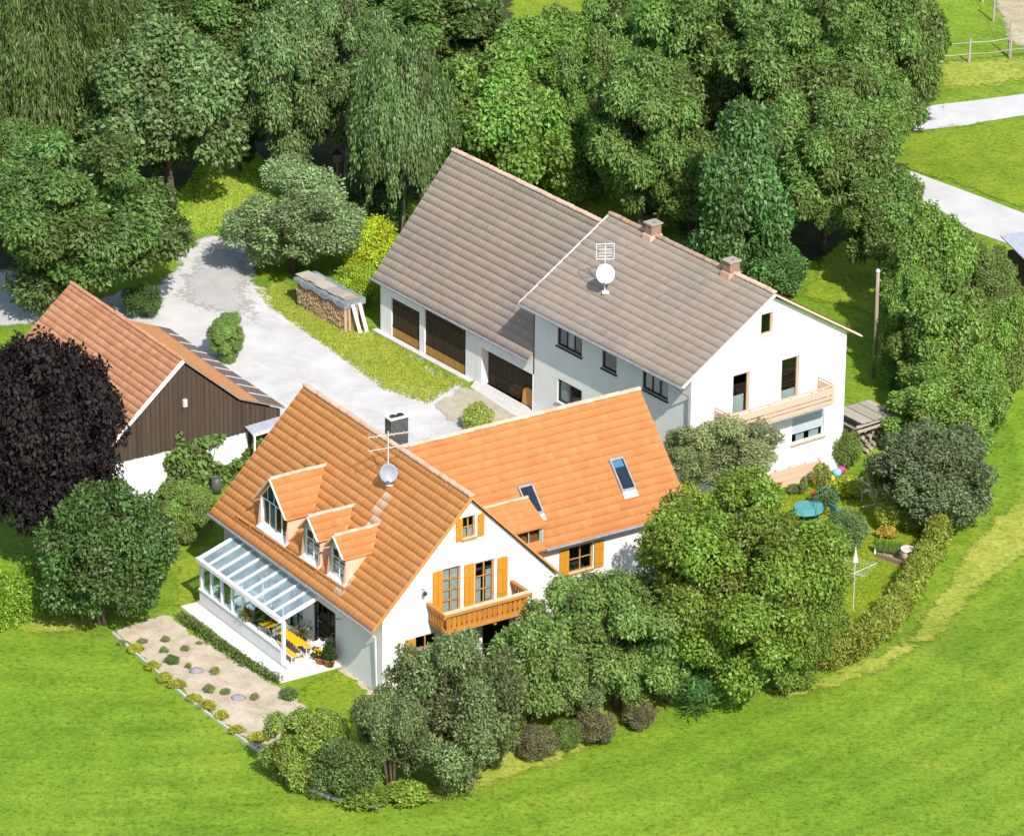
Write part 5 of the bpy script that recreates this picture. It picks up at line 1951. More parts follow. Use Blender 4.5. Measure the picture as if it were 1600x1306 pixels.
plant('brown_shrub', 'bush', 'brownish low shrub directly right of the small dark green one', 'shrub', 930, 1134, 36, 31, br, ROW, .0, 0)
plant('brown_shrub', 'bush', 'brownish low shrub beside the dark juniper', 'shrub', 1000, 1114, 30, 27, br, ROW, .0, 1)
plant('green_shrub', 'bush', 'small dark green shrub between two brownish ones', 'shrub', 886, 1146, 28, 27, (0.055, 0.082, 0.022), ROW, .0, 0)
plant('juniper', 'spiky', 'dark green juniper under the biggest tree', 'shrub', 1082, 1075, 54, 42, (0.038, 0.082, 0.026), ROW, .0, 0)
plant('green_shrub', 'small', 'tuft of green at the right foot of the biggest tree', 'shrub', 1240, 1060, 40, 25, (0.075, 0.11, 0.022), None, .0, 0)


# ---- hedges
def hedge(name, label, path, w, h, n, col, L=.16, Wd=.09, seed=1, box=False):
    pts = [G(*p) for p in path]
    base = np.array(pts[0])
    bl = []
    for a, b in zip(pts[:-1], pts[1:]):
        a, b = np.array(a), np.array(b)
        m = max(2, int(np.linalg.norm(b - a) / (w * .32)))
        for k in range(m):
            p = a + (b - a) * k / m - base
            hh = h * random.uniform(.80, 1.10)
            bl.append((p[0] + random.uniform(-.16, .16), p[1] + random.uniform(-.16, .16), p[2] + hh * .5, w * .52, w * .52, hh * .5))
            if not box:
                bl.append((p[0], p[1], p[2] + hh * .8, w * .38, w * .38, hh * .24))
    t = thing(name, label, 'hedge', base)
    o = link('foliage', crown_mesh('foliage', bl, n, L, Wd, seed, .05, .25), t)
    o.color = (*(v * 1.75 for v in col), 1)
    m = MB()
    for k, p in enumerate(pts):
        q = np.array(p) - base
        m.tube([q + (0, 0, -.1), q + (.03, .02, h * .7)], [.05, .02], 6)
    m.build('stem', BARK, t)
    return t


hedge('hedge', 'long yellow green hedge running along the right side of the garden', [(1470, 850), (1440, 905), (1408, 960), (1372, 1003), (1325, 1036), (1275, 1052)], 1.05, 1.55, 48000, (0.145, 0.165, 0.024), .105, .06, seed=5)
ha, hb = G(-70, 992), G(66, 952)
ch_ = thing('clipped_hedge', 'clipped light green hedge at the left edge below the copper beech', 'hedge', ha, math.atan2(hb[1] - ha[1], hb[0] - ha[0]))
rng = np.random.default_rng(12)
HL_, HW_, HH_ = float(np.linalg.norm(hb - ha)), 1.7, 1.75
P_, O_ = [], []
for _ in range(15000):
    f_ = rng.random()
    x_, y_, z_ = rng.uniform(0, HL_), rng.uniform(-HW_ / 2, HW_ / 2), rng.uniform(0, HH_)
    if f_ < .42:
        z_ = HH_; o_ = (0, 0, 1)
    elif f_ < .80:
        y_ = -HW_ / 2; o_ = (0, -1, .2)
    elif f_ < .9:
        x_ = HL_; o_ = (1, 0, .2)
    else:
        y_ = HW_ / 2; o_ = (0, 1, .2)
    r3 = rng.normal(0, .05, 3)
    P_.append((x_ + r3[0], y_ + r3[1], z_ + r3[2] + .05 * math.sin(x_ * 3)))
    O_.append(np.array(o_) + rng.normal(0, .25, 3))
P_, O_ = np.array(P_), np.array(O_)
O_ /= np.linalg.norm(O_, axis=1)[:, None]
V_, Q_, r_, c_ = leaf_arrays(P_, O_, rng.random(len(P_)), .13, .07, rng, .1, .1, .5)
hf = link('foliage', raw_mesh('foliage', V_, Q_, LEAF, {'rnd': r_, 'clump': c_}), ch_)
hf.color = (0.21, 0.33, 0.03, 1)
for x_ in np.arange(.4, HL_, .8):
    mb = MB(); mb.tube([(x_, 0, -.1), (x_, 0, HH_ * .8)], [.05, .02], 6); mb.build('stem', BARK, ch_)
hedge('low_box_edging', 'low dark box edging between the terrace and the planting bed', [(286, 968), (330, 1002), (380, 1037), (434, 1068)], .34, .36, 5000, (0.075, 0.105, 0.022), .09, .05, 9)

# ---- ivy on the shed wall
ROOTS = thing('ivy', 'green ivy climbing the white base of the timber shed', 'climber', (SHX, SHY, 0), SHYAW)
rng = np.random.default_rng(31)
P_, O_, C_ = [], [], []


def ivy_ok(t, z):
    if z > 3.35:
        return False
    col = (-.75 - .05 * z < -t - .05 * math.sin(z * 6) < 2.0 + .1 * math.sin(z * 5))
    # t runs from +3 (left) to -5 (right)
    left = -1.15 < t < 0.95 + .25 * math.sin(z * 4) + (.5 - .32 * z)
    tall = z < 2.2 + .35 * math.sin(t * 7) or (.25 < t < .95 and z < 3.2) or z < 2.55 and t < .2 and t > -.6
    arch = ((t + 2.35) / 1.28) ** 2 + ((z - 2.3) / 1.35) ** 2 > 1
    right = -5.0 < t <= -1.15 and z < 2.3 and arch
    stem = -1.9 < t < -.6 and 2.2 < z < 2.62 and random.random() < .5
    return (left and tall) or right or stem


while len(P_) < 5200:
    t, z = rng.uniform(-5, 1.9), rng.uniform(0, 3.3)
    if ivy_ok(t, z):
        P_.append((.10 - abs(rng.normal(0, .14)) - (.25 * max(0, 1.0 - z)) * rng.random(), t, z))
        O_.append(np.array((-1, rng.normal(0, .4), .35 + rng.normal(0, .3))))
        C_.append((math.sin(t * 3.1) * math.sin(z * 3.7) + 1) / 2)
P_, O_ = np.array(P_), np.array(O_)
O_ /= np.linalg.norm(O_, axis=1)[:, None]
V_, Q_, r_, c_ = leaf_arrays(P_, O_, np.array(C_), .21, .17, rng, .35, .1, .4)
iv = link('foliage', raw_mesh('foliage', V_, Q_, LEAF, {'rnd': r_, 'clump': c_}), ROOTS)
iv.color = (0.15, 0.23, 0.055, 1)
mb = MB()
for t in (-.6, -.1, .4, -3.6, -1.6):
    mb.tube([(.08, t, 0), (.09, t + .15, 1.0), (.1, t - .05, 1.9)], [.03, .02, .01], 5)
mb.build('stem', BARK, ROOTS)

# ---- plants in the bed, each on its own
BED = 'small plants in the pale planting bed'
BEDP = [(190, 1003, 11, 8, 'hedge end'), (222, 1001, 13, 8, ''), (258, 998, 11, 10, ''), (257, 1015, 11, 9, ''), (290, 1012, 10, 9, ''), (312, 1004, 9, 5, ''), (268, 1030, 18, 15, ''),
        (295, 1040, 9, 8, ''), (335, 1048, 12, 12, ''), (326, 1075, 15, 13, ''), (352, 1080, 12, 10, ''), (398, 1088, 11, 11, ''), (450, 1083, 24, 17, '')]
BEDL = ['small green plant in the bed, nearest the round bush', 'flat green plant in the bed, second from the round bush', 'upright green plant in the bed near the upper box edging',
        'small plant in the upper third of the bed, left of a similar one', 'small plant in the upper third of the bed, right of a similar one', 'tiny flat plant beside the box edging',
        'largest dark green clump in the middle of the bed', 'small plant just below the largest clump', 'grey green plant right of the bed stone',
        'dark green clump in the lower half of the bed', 'small green plant right of the dark lower clump', 'green plant near the lower end of the bed', 'bushy dark green plant where the bed meets the front lawn']
for (px, py, hw, hh, _), lab in zip(BEDP, BEDL):
    plant('bed_plant', 'spiky' if px % 2 else 'small', lab, 'plant', px, py, hw * .72, hh * .62, (0.095, 0.115, 0.05) if hw < 16 else (0.055, 0.08, 0.03), BED, 0, int(px))
EDGE = 'yellow green plants along the bed edging'
for i, (px, py, hw, hh) in enumerate([(212, 1012, 16, 9), (238, 1040, 15, 10), (258, 1058, 15, 11), (277, 1068, 16, 11), (305, 1090, 15, 10), (324, 1102, 16, 12), (346, 1116, 14, 11), (370, 1140, 15, 10), (405, 1150, 18, 12), (430, 1172, 20, 13)]):
    ords = ['first', 'second', 'third', 'fourth', 'fifth', 'sixth', 'seventh', 'eighth', 'ninth', 'tenth'][i]
    plant('edge_plant', 'small', ords + ' yellow green plant along the bed edging, counted from the round bush', 'plant', px, py, hw * .95, hh * .8, (0.155, 0.16, 0.022), EDGE, 0, i)

# ---- garden plants
GP = [('shrub', 'bush', 'green shrub beside the closed white parasol', 1322, 832, 40, 38, (0.065, 0.098, 0.040)),
      ('shrub', 'small', 'pale yellow shrub below the turquoise table cloth', 1305, 835, 22, 16, (0.20, 0.19, 0.06)),
      ('shrub', 'small', 'grey green shrub under the farmhouse window, behind the low fence', 1262, 725, 22, 16, (0.10, 0.115, 0.06)),
      ('shrub', 'small', 'tall green plant beside the garden bench', 1285, 745, 16, 24, (0.12, 0.14, 0.04)),
      ('shrub', 'small', 'low green shrub in front of the low fence', 1240, 764, 13, 10, (0.075, 0.10, 0.05)),
      ('shrub', 'small', 'upright grey green plant in front of the garden bench', 1255, 760, 8, 16, (0.09, 0.11, 0.05)),
      ('shrub', 'small', 'dark green shrub behind the arch', 1288, 775, 22, 18, (0.05, 0.075, 0.025)),
      ('shrub', 'small', 'dark shrub to the left of the arch', 1272, 790, 18, 16, (0.035, 0.055, 0.02)),
      ('shrub', 'small', 'yellow green plant above the flower bed', 1385, 808, 22, 26, (0.14, 0.165, 0.03)),
      ('shrub', 'small', 'green plant behind the terracotta pot', 1425, 815, 14, 22, (0.085, 0.12, 0.03)),
      ('shrub', 'small', 'yellow green bush beside the coloured balls', 1330, 760, 30, 20, (0.16, 0.185, 0.02)),
      ('shrub', 'small', 'orange tinged plant above the row of flowers', 1385, 832, 18, 12, (0.22, 0.16, 0.04))]
for nm, kd, lab, cx, cy, hw, hh, col in GP:
    plant(nm, kd, lab, 'plant', cx, cy, hw, hh, col, None, 0, cx)
for i in range(6):
    plant('bedding_plant', 'spiky', ['leftmost', 'second', 'third', 'fourth', 'fifth', 'rightmost'][i] + ' upright green plant of the flower bed row, counted from the left', 'plant', 1370 + i * 7, 853 + i * 1.2, 6, 13, (0.08, 0.12, 0.03), 'row of upright plants in the flower bed', 0, 0)


# ================================================================== THINGS IN THE YARD
def pole(name, label, px, py, h, r, top=None):
    g = G(px, py)
    t = thing(name, label, 'pole', g)
    m = MB(); m.tube([(0, 0, -.2), (0.02, 0, h * .5), (0, 0, h)], [r, r * .92, r * .8], 9)
    m.build('shaft', plain('pole_wood_' + str(px), (0.30, 0.25, 0.20), (0.20, 0.16, 0.13), 6, .9, 0, .2, .4, (1, 1, .2)), t, True)
    m = MB(); m.lathe((0, 0, h), [(r * 1.0, 0), (r * .9, .08), (0, .16)], 9)
    m.build('cap', GALV if top else BARK, t)
    return t


pole('utility_pole', 'pale wooden utility pole behind the farmhouse gable', 1365, 590, 5.6, .11, True)
pole('wooden_pole', 'slim brown wooden pole at the edge of the wood above the grass path', 430, 262, 4.2, .09)
# bird house on a post
g = G(527, 285)
t = thing('bird_house', 'wooden bird house with a dark hipped roof on a post at the wood edge', 'bird house', g)
m = MB(); m.tube([(0, 0, -.1), (0, 0, 1.25)], .05, 7); m.build('post', LOG_E, t)
m = MB(); m.box(-.2, .2, -.2, .2, 1.25, 1.31)
for x in (-.17, .17):
    for y in (-.17, .17):
        m.box(x - .025, x + .025, y - .025, y + .025, 1.312, 1.72)
m.box(-.14, .14, .12, .15, 1.312, 1.70)
m.build('box', FRAME_L, t)
m = MB()
for a, b in (((-.36, -.36), (.36, -.36)), ((.36, -.36), (.36, .36)), ((.36, .36), (-.36, .36)), ((-.36, .36), (-.36, -.36))):
    m.poly([(*a, 1.70), (*b, 1.70), (0, 0, 1.98)])
m.poly([(-.36, -.36, 1.70), (-.36, .36, 1.70), (.36, .36, 1.70), (.36, -.36, 1.70)])
m.build('roof', DARKMETAL, t)

# firewood stack by the barn
lw = lambda s, t, z: (s, t, z)
stack = thing('firewood_stack', 'long stack of split firewood under a grey tarpaulin beside the apple tree', 'firewood', (WHX, WHY, 0), WHYAW)
SS0, SS1, ST0, ST1, SH = 25.7, 29.9, 5.0, 6.25, 1.55
random.seed(21)
nlog = 0
field = MB()
z = .06
rows_ = 0
while z < SH - .1:
    s = SS0 + .05
    while s < SS1 - .08:
        r = random.uniform(.05, .085)
        cz = z + random.uniform(-.02, .02)
        a0 = random.uniform(0, 6.28)
        n_ = random.choice((3, 4, 5, 6))
        y1 = ST1 + random.uniform(-.05, .03)
        ring = [(s + r * math.cos(a0 + 6.283 * k / n_) * 1.0, cz + r * math.sin(a0 + 6.283 * k / n_)) for k in range(n_)]
        m = MB() if nlog < 290 else field
        m.poly([(x, y1, zz_) for x, zz_ in ring])
        for k in range(n_):
            (xa, za), (xb, zb2) = ring[k], ring[(k + 1) % n_]
            m.quad((xa, y1, za), (xb, y1, zb2), (xb, y1 - .55, zb2), (xa, y1 - .55, za))
        if nlog < 290:
            m.build('log', LOG_E, stack)
        nlog += 1
        s += r * 1.75
    z += .125
if field.f:
    field.build('log_field', LOG_E, stack, kind='stuff')
m = MB(); m.box(SS0 + .02, SS1, ST0, ST1 - .5, 0, SH - .12); m.build('log_core', BARK, stack)
for k in range(5):
    m = MB()
    t_ = ST1 - .05 - k * .25
    m.tube([(SS0 - .12, t_, -.02), (SS0 - .02, t_ + random.uniform(-.03, .03), SH - random.uniform(0, .1))], [.085, .075], 7)
    m.build('upright_log', LOG_E, stack)
m = MB()
n_ = 14
for i in range(n_):
    a, b = SS0 - .15 + (SS1 - SS0 + .25) * i / n_, SS0 - .15 + (SS1 - SS0 + .25) * (i + 1) / n_
    za, zb2 = SH + .02 * math.sin(i * 2.1), SH + .02 * math.sin((i + 1) * 2.1)
    da, db = .22 + .08 * math.sin(i * 1.3), .22 + .08 * math.sin((i + 1) * 1.3)
    m.quad((a, ST1 + .06, za), (b, ST1 + .06, zb2), (b, ST0, zb2 + .05), (a, ST0, za + .05))
    m.quad((a, ST1 + .09, za - da), (b, ST1 + .09, zb2 - db), (b, ST1 + .06, zb2), (a, ST1 + .06, za))
m.quad((SS0 - .17, ST1 + .07, SH - .3), (SS0 - .15, ST1 + .06, SH), (SS0 - .15, ST0, SH + .05), (SS0 - .17, ST0, SH - .25))
m.build('tarpaulin', TARP, stack)
for i in range(11):
    m = MB()
    a = SS0 + .1 + i * .36
    m.box(a, a + random.uniform(.5, .9), ST1 - .95 + random.uniform(-.1, .1), ST1 - .15 + random.uniform(-.1, .08), SH + .05 + .015 * (i % 3), SH + .075 + .015 * (i % 3))
    m.build('cover_board', LOG_G if i % 3 else LOG_E, stack)
for k, (t_, lab) in enumerate(((5.75, 'pale plank leaning on the firewood stack, left of the pair'), (5.35, 'pale plank leaning on the firewood stack, right of the pair'))):
    pl = thing('plank', lab, 'plank', wh_loc(SS0 - .75, t_, 0), WHYAW, 'pale planks leaning on the firewood stack')
    m = MB(); m.bar((0, 0, .0), (.58, .06, 1.42), .05, .20, (0, 1, 0)); m.build('board', PLANK_W, pl)

# split timber pile at the rear corner of the farmhouse
gp = G(1350, 700)
pile = thing('timber_pile', 'grey pile of split timber and boards at the rear corner of the farmhouse', 'timber', gp, WHYAW)
random.seed(5)
for r_ in range(7):
    for k in range(6):
        m = MB()
        x0 = random.uniform(-.15, .15) - .5
        yy = -1.1 + k * .36 + random.uniform(-.04, .04) + (.18 if r_ % 2 else 0)
        zz_ = .15 + r_ * .24
        rr = random.uniform(.09, .125)
        m.tube([(x0, yy, zz_), (x0 + 1.4, yy, zz_ + random.uniform(-.02, .02))], rr, 6)
        m.build('log', LOG_G, pile)
for k in range(6):
    m = MB()
    yy = -1.1 + k * .37
    m.box(-1.0, 1.0, yy, yy + .33, 1.86 + .02 * (k % 2), 1.90 + .02 * (k % 2))
    m.build('cover_board', LOG_G, pile)
for k in range(2):
    m = MB(); m.bar((-.85 - k * .1, -1.25, 1.72 - .2 * k), (-.85 - k * .1, 1.3, 1.70 - .2 * k), .07, .12); m.build('edge_board', LOG_G, pile)

# ---- garden furniture
g = G(1262, 812)
tb = thing('garden_table', 'garden table under a turquoise cloth', 'table', g, .5)
m = MB()
n_ = 20
top = [(math.cos(6.283 * k / n_) * .72, math.sin(6.283 * k / n_) * .55, .74) for k in range(n_)]
m.poly(top)
for k in range(n_):
    a, b = top[k], top[(k + 1) % n_]
    fa, fb = 1.06 + .05 * (k % 2), 1.06 + .05 * ((k + 1) % 2)
    m.quad(a, (a[0] * fa, a[1] * fa, .45), (b[0] * fb, b[1] * fb, .45), b)
m.build('cloth', TURQ, tb)
for x in (-.4, .4):
    for y in (-.3, .3):
        m = MB(); m.tube([(x, y, 0), (x, y, .735)], .025, 6); m.build('leg', GREENP, tb)


def chair(name, label, px, py, yaw, mat):
    t = thing(name, label, 'chair', G(px, py), yaw)
    m = MB(); m.hexa([(-.24, -.24, .40), (.24, -.24, .40), (.24, .24, .38), (-.24, .24, .38), (-.24, -.24, .435), (.24, -.24, .435), (.24, .24, .415), (-.24, .24, .415)]); m.build('seat', mat, t)
    m = MB()
    for k in range(5):
        x = -.2 + .1 * k
        m.bar((x, .245, .45), (x * 1.05, .36, .86), .06, .02)
    m.bar((-.25, .355, .86), (.25, .355, .86), .05, .06)
    m.build('backrest', mat, t)
    for sx in (-1, 1):
        m = MB(); m.bar((sx * .27, -.22, .62), (sx * .27, .30, .64), .05, .03); m.bar((sx * .27, -.2, .40), (sx * .27, -.2, .615), .035); m.build('armrest', mat, t)
        for sy in (-1, 1):
            m = MB(); m.bar((sx * .22, sy * .2, .40), (sx * .26, sy * .26, 0), .04); m.build('leg', mat, t)
    return t


chair('garden_chair', 'green plastic garden chair beside the turquoise table', 1308, 812, 2.2, GREENP)
chair('garden_chair', 'white plastic garden chair in the shade of the dark round bush', 1348, 778, .6, FRAME_W)
# arch for climbing plants
g = G(1290, 815)
t = thing('garden_arch', 'pale green metal rose arch beside the turquoise table', 'arch', g, .25)
for y in (-.22, .22):
    m = MB()
    m.tube([(-.55, y, 0), (-.55, y, .9)] + [(-.55 * math.cos(a), y, .9 + .75 * math.sin(a)) for a in np.linspace(.2, math.pi - .2, 11)] + [(.55, y, .9), (.55, y, 0)], .013, 6)
    m.build('hoop', GREENP, t)
for a in np.linspace(.3, math.pi - .3, 6):
    m = MB(); m.tube([(-.55 * math.cos(a), -.22, .9 + .75 * math.sin(a)), (-.55 * math.cos(a), .22, .9 + .75 * math.sin(a))], .010, 5); m.build('rung', GREENP, t)
# rotary clothes dryer with its closed cover
g = G(1333, 955)
t = thing('rotary_dryer', 'rotary clothes dryer with open arms and a closed white cover on the garden lawn', 'clothes dryer', g, .3)
m = MB(); m.tube([(0, 0, -.1), (0, 0, 3.1)], .016, 7); m.build('pole', GALV, t)
m = MB(); m.lathe((0, 0, 2.45), [(.14, 0), (.12, .1), (.04, .5), (.015, .7), (0, .75)], 12); m.build('cover', PLANK_W, t)
for k in range(4):
    a = k * math.pi / 2 + .1
    m = MB(); m.tube([(0, 0, 1.9), (math.cos(a) * 1.1, math.sin(a) * 1.1, 2.2)], .010, 5); m.build('arm', GALV, t)
for j in range(4):
    f = .4 + .2 * j
    m = MB()
    c4 = [(math.cos(k * math.pi / 2 + .1) * 1.1 * f, math.sin(k * math.pi / 2 + .1) * 1.1 * f, 1.9 + .3 * f) for k in range(5)]
    m.tube(c4, .005, 4)
    m.build('line', BLUEP if j % 2 else GALV, t)
# swing frame poles
g = G(1372, 800)
t = thing('swing_frame', 'leaning pale wooden swing frame in the shade of the dark round bush', 'swing', g, 0)
for a, b, nm in (((-.1, 0, .25), (-.62, .6, 1.9), 'beam'), ((-.1, 0, .25), (.35, -.25, .0), 'beam'), ((.75, .2, .0), (1.0, .55, 1.0), 'leg'), ((-.75, -.1, .30), (.1, .15, .36), 'rail')):
    m = MB(); m.bar(a, b, .07); m.build(nm, PINK_W, t)
# low board fence and bench below the farmhouse gable
f0, f1 = G(1190, 772), G(1280, 748)
t = thing('low_fence', 'low pinkish board fence below the farmhouse gable', 'fence', f0, math.atan2(f1[1] - f0[1], f1[0] - f0[0]))
Lf = float(np.linalg.norm(f1 - f0))
for z0 in (.05, .36, .67):
    m = MB(); m.box(0, Lf, -.02, .02, z0, z0 + .29); m.build('board', PINK_W, t)
for k in range(5):
    m = MB(); m.box(Lf * k / 4 - .04, Lf * k / 4 + .04, .021, .09, 0, 1.05); m.build('post', PINK_W, t)
g = G(1264, 742)
t = thing('garden_bench', 'orange brown wooden garden bench behind the low fence', 'bench', g, math.atan2(f1[1] - f0[1], f1[0] - f0[0]))
m = MB(); m.box(-.8, .8, -.2, .2, .42, .46); m.build('seat', FRAME_L, t)
for z0 in (.60, .82):
    m = MB(); m.box(-.8, .8, .21, .25, z0, z0 + .14); m.build('back_slat', plain('bench_wood', (0.50, 0.25, 0.09), None, 5, .6), t)
for x in (-.7, .7):
    m = MB(); m.box(x - .04, x + .04, -.18, .20, 0, .418); m.box(x - .04, x + .04, .21, .28, 0, .98); m.build('leg', FRAME_L, t)
for (px, py, r, mat, lab) in ((1299, 752, .17, YELP, 'yellow toy ball on the garden lawn'), (1308, 745, .22, BLUEP, 'large light blue toy ball beside the yellow one'), (1315, 740, .20, PINKP, 'magenta toy ball behind the light blue one')):
    g = G(px, py)
    t = thing('toy_ball', lab, 'ball', g, 0, 'toy balls on the garden lawn')
    m = MB(); m.lathe((0, 0, 0), [(r * math.sin(a), r - r * math.cos(a)) for a in np.linspace(0.01, math.pi - .01, 9)], 14); m.build('shell', mat, t, True)
# flowers
for (px, py, mat, lab) in ((1214, 762, REDM, 'red rose in front of the left end of the low fence'), (1271, 775, REDM, 'red rose beside the arch'), (1417, 822, ORFL, 'red orange geranium in the white rimmed pot')):
    g = G(px, py + 14)
    t = thing('flower', lab, 'flower', g)
    m = MB()
    for k in range(9):
        a = k * 2.4; rr = .05 + .016 * k
        c = np.array((math.cos(a) * rr, math.sin(a) * rr, .62 + .05 * math.sin(k)))
        m.lathe(c, [(.0, -.05), (.06, -.02), (.075, .03), (.03, .05), (0, .03)], 6)
    m.build('blossom', mat, t)
    m = MB(); m.tube([(0, 0, 0), (0, 0, .6)], .015, 5)
    for k in range(6):
        m.bar((0, 0, .15 + .07 * k), (math.cos(k * 2.1) * .18, math.sin(k * 2.1) * .18, .2 + .07 * k), .07, .01)
    m.build('stem', GREENP if False else plain('stem_green_' + str(px), (0.06, 0.10, 0.03), None, 6, .8), t)
g = G(1417, 882)
t = thing('stone_pot', 'large pale terracotta pot with a white rim beside the flower bed', 'pot', g)
m = MB(); m.lathe((0, 0, 0), [(0.0, 0), (.20, 0), (.27, .75), (.25, .75), (.23, .7), (0, .7)], 16); m.build('body', plain('pale_terracotta', (0.50, 0.35, 0.25), (0.42, 0.28, 0.19), 4, .9), t, True)
m = MB(); m.lathe((0, 0, .75), [(.26, 0), (.32, .0), (.32, .08), (.25, .08)], 16); m.build('rim', FRAME_W, t)
for (px, py, lab) in ((1367, 866, 'white edging post at the left corner of the flower bed'), (1409, 878, 'white edging post at the right corner of the flower bed')):
    t = thing('edging_post', lab, 'post', G(px, py), 0, 'white corner posts of the flower bed')
    m = MB(); m.tube([(0, 0, -.05), (0, 0, .42)], .05, 8); m.lathe((0, 0, .42), [(.05, 0), (.06, .04), (0, .09)], 8); m.build('shaft', FRAME_W, t)
a_, b_ = G(1368, 870), G(1408, 884)
t = thing('flower_bed_wall', 'low reddish brown brick edge of the flower bed', 'edging', a_, math.atan2(b_[1] - a_[1], b_[0] - a_[0]))
Lb = float(np.linalg.norm(b_ - a_))
for r_ in range(2):
    for k in range(6):
        m = MB(); x = Lb * k / 6 + (.1 if r_ else 0)
        m.box(x + .01, x + Lb / 6 - .01, -.07, .07, .13 * r_, .13 * r_ + .12)
        m.build('brick', BRICK, t)

# ---- stone edging of the bed
ex = [(176, 990), (212, 1022), (250, 1055), (290, 1090), (330, 1120), (370, 1150), (415, 1182)]
pe = [G(*p) for p in ex]
t = thing('bed_edging', 'pale stone edging between the meadow and the planting bed', 'edging', pe[0])
for a, b in zip(pe[:-1], pe[1:]):
    n_ = 3
    for k in range(n_):
        p, q = a + (b - a) * (k + .03) / n_ - pe[0], a + (b - a) * (k + .97) / n_ - pe[0]
        m = MB(); m.bar(p + (0, 0, .03), q + (0, 0, .03 + random.uniform(-.01, .015)), .11, .16); m.build('stone', STONE, t)
ex = [(480, 1232), (520, 1248), (560, 1255), (595, 1263)]
pe = [G(*p) for p in ex]
t = thing('bed_edging', 'short broken row of grey edging stones under the trailing plants', 'edging', pe[0])
for i, (a, b) in enumerate(zip(pe[:-1], pe[1:])):
    m = MB(); m.bar(a - pe[0] + (0, 0, .05), b - pe[0] + (0, 0, .06) - (b - a) * .06, .2, .2); m.build('stone', STONE, t)
for (px, py, lab) in ((308, 1050, 'grey fieldstone in the middle of the planting bed'), (372, 1092, 'grey fieldstone in the lower part of the planting bed')):
    t = thing('fieldstone', lab, 'stone', G(px, py), 0, 'fieldstones in the planting bed')
    m = MB()
    m.lathe((0, 0, -.05), [(.0, 0), (.20, .03), (.26, .12), (.18, .22), (0, .26)], 9)
    m.v = [(x * 1.3 * random.uniform(.85, 1.15), y * random.uniform(.8, 1.15), z) for x, y, z in m.v]
    m.build('stone', plain('fieldstone_' + str(px), (0.28, 0.27, 0.29), (0.18, 0.17, 0.19), 5, .8), t, True)

# ---- veranda furniture (frame of the house)
ol = oh_loc
t = thing('beer_table', 'long yellow folding table on the veranda floor', 'table', ol(5.55, 5.72, .242), OHYAW)
m = MB(); m.box(-.95, .95, -.25, .25, .74, .77); m.build('top', YELLOW, t)
for x in (-.7, .7):
    m = MB()
    for y in (-.2, .2):
        m.tube([(x, y, 0), (x, y, .738)], .02, 6)
    m.tube([(x, -.2, .1), (x, .2, .1)], .015, 6); m.tube([(x, 0, .5), (x * .35, 0, .735)], .014, 6)
    m.build('leg', GREENP if False else DARKMETAL, t)
for (dt, ds, lab) in ((.47, -.35, 'yellow folding bench on the open side of the yellow table'), (-.50, .05, 'yellow folding bench on the house side of the yellow table')):
    b = thing('beer_bench', lab, 'bench', ol(5.55 + ds, 5.72 + dt, .242), OHYAW, 'yellow folding benches on the veranda')
    m = MB(); m.box(-.9, .9, -.12, .12, .44, .465); m.build('seat', YELLOW, b)
    for x in (-.7, .7):
        m = MB()
        for y in (-.09, .09):
            m.tube([(x, y, 0), (x, y, .438)], .018, 6)
        m.tube([(x, -.09, .08), (x, .09, .08)], .014, 6)
        m.build('leg', GALV, b)
s_ = thing('side_table', 'square yellow topped table behind the long yellow one', 'table', ol(7.2, 5.9, .242), OHYAW)
m = MB(); m.box(-.3, .3, -.3, .3, .70, .73); m.build('top', YELLOW, s_)
for x in (-.25, .25):
    for y in (-.25, .25):
        m = MB(); m.tube([(x, y, 0), (x, y, .698)], .018, 6); m.build('leg', DARKMETAL, s_)
c0 = thing('camp_chair', 'grey folding chair between the two yellow tables', 'chair', ol(6.9, 6.15, .242), OHYAW + .5)
m = MB(); m.box(-.22, .22, -.2, .2, .42, .45); m.build('seat', LEATHER, c0)
m = MB(); m.hexa([(-.22, .2, .5), (.22, .2, .5), (.22, .23, .5), (-.22, .23, .5), (-.22, .3, .9), (.22, .3, .9), (.22, .33, .9), (-.22, .33, .9)]); m.build('backrest', TARP, c0)
for x in (-.22, .22):
    m = MB(); m.bar((x, -.22, 0), (x, .22, .9), .025); m.bar((x * 1.08, .25, 0), (x * 1.08, -.2, .45), .025); m.build('leg', GALV, c0)
w_ = thing('serving_trolley', 'white metal serving trolley with a raised handle by the glazed door', 'trolley', ol(4.55, 4.86, .242), OHYAW + .15)
m = MB(); m.box(-.4, .3, -.22, .22, .62, .645); m.build('shelf', FRAME_W, w_)
m = MB(); m.box(-.4, .3, -.22, .22, .22, .245); m.build('shelf', FRAME_W, w_)
for y in (-.22, .22):
    m = MB(); m.tube([(.3, y, .05), (.3, y, .7)], .018, 6); m.tube([(-.4, y, .05), (-.42, y, .72), (-.55, y, .98)], .018, 6); m.build('leg', FRAME_W, w_)
m = MB(); m.tube([(-.55, -.22, .98), (-.55, .22, .98)], .02, 6); m.build('handle', FRAME_W, w_)
for x in (-.4, .3):
    m = MB(); m.tube([(x, -.24, .05), (x, -.18, .05)], .05, 8); m.tube([(x, .18, .05), (x, .24, .05)], .05, 8); m.build('wheel', DARKMETAL, w_)


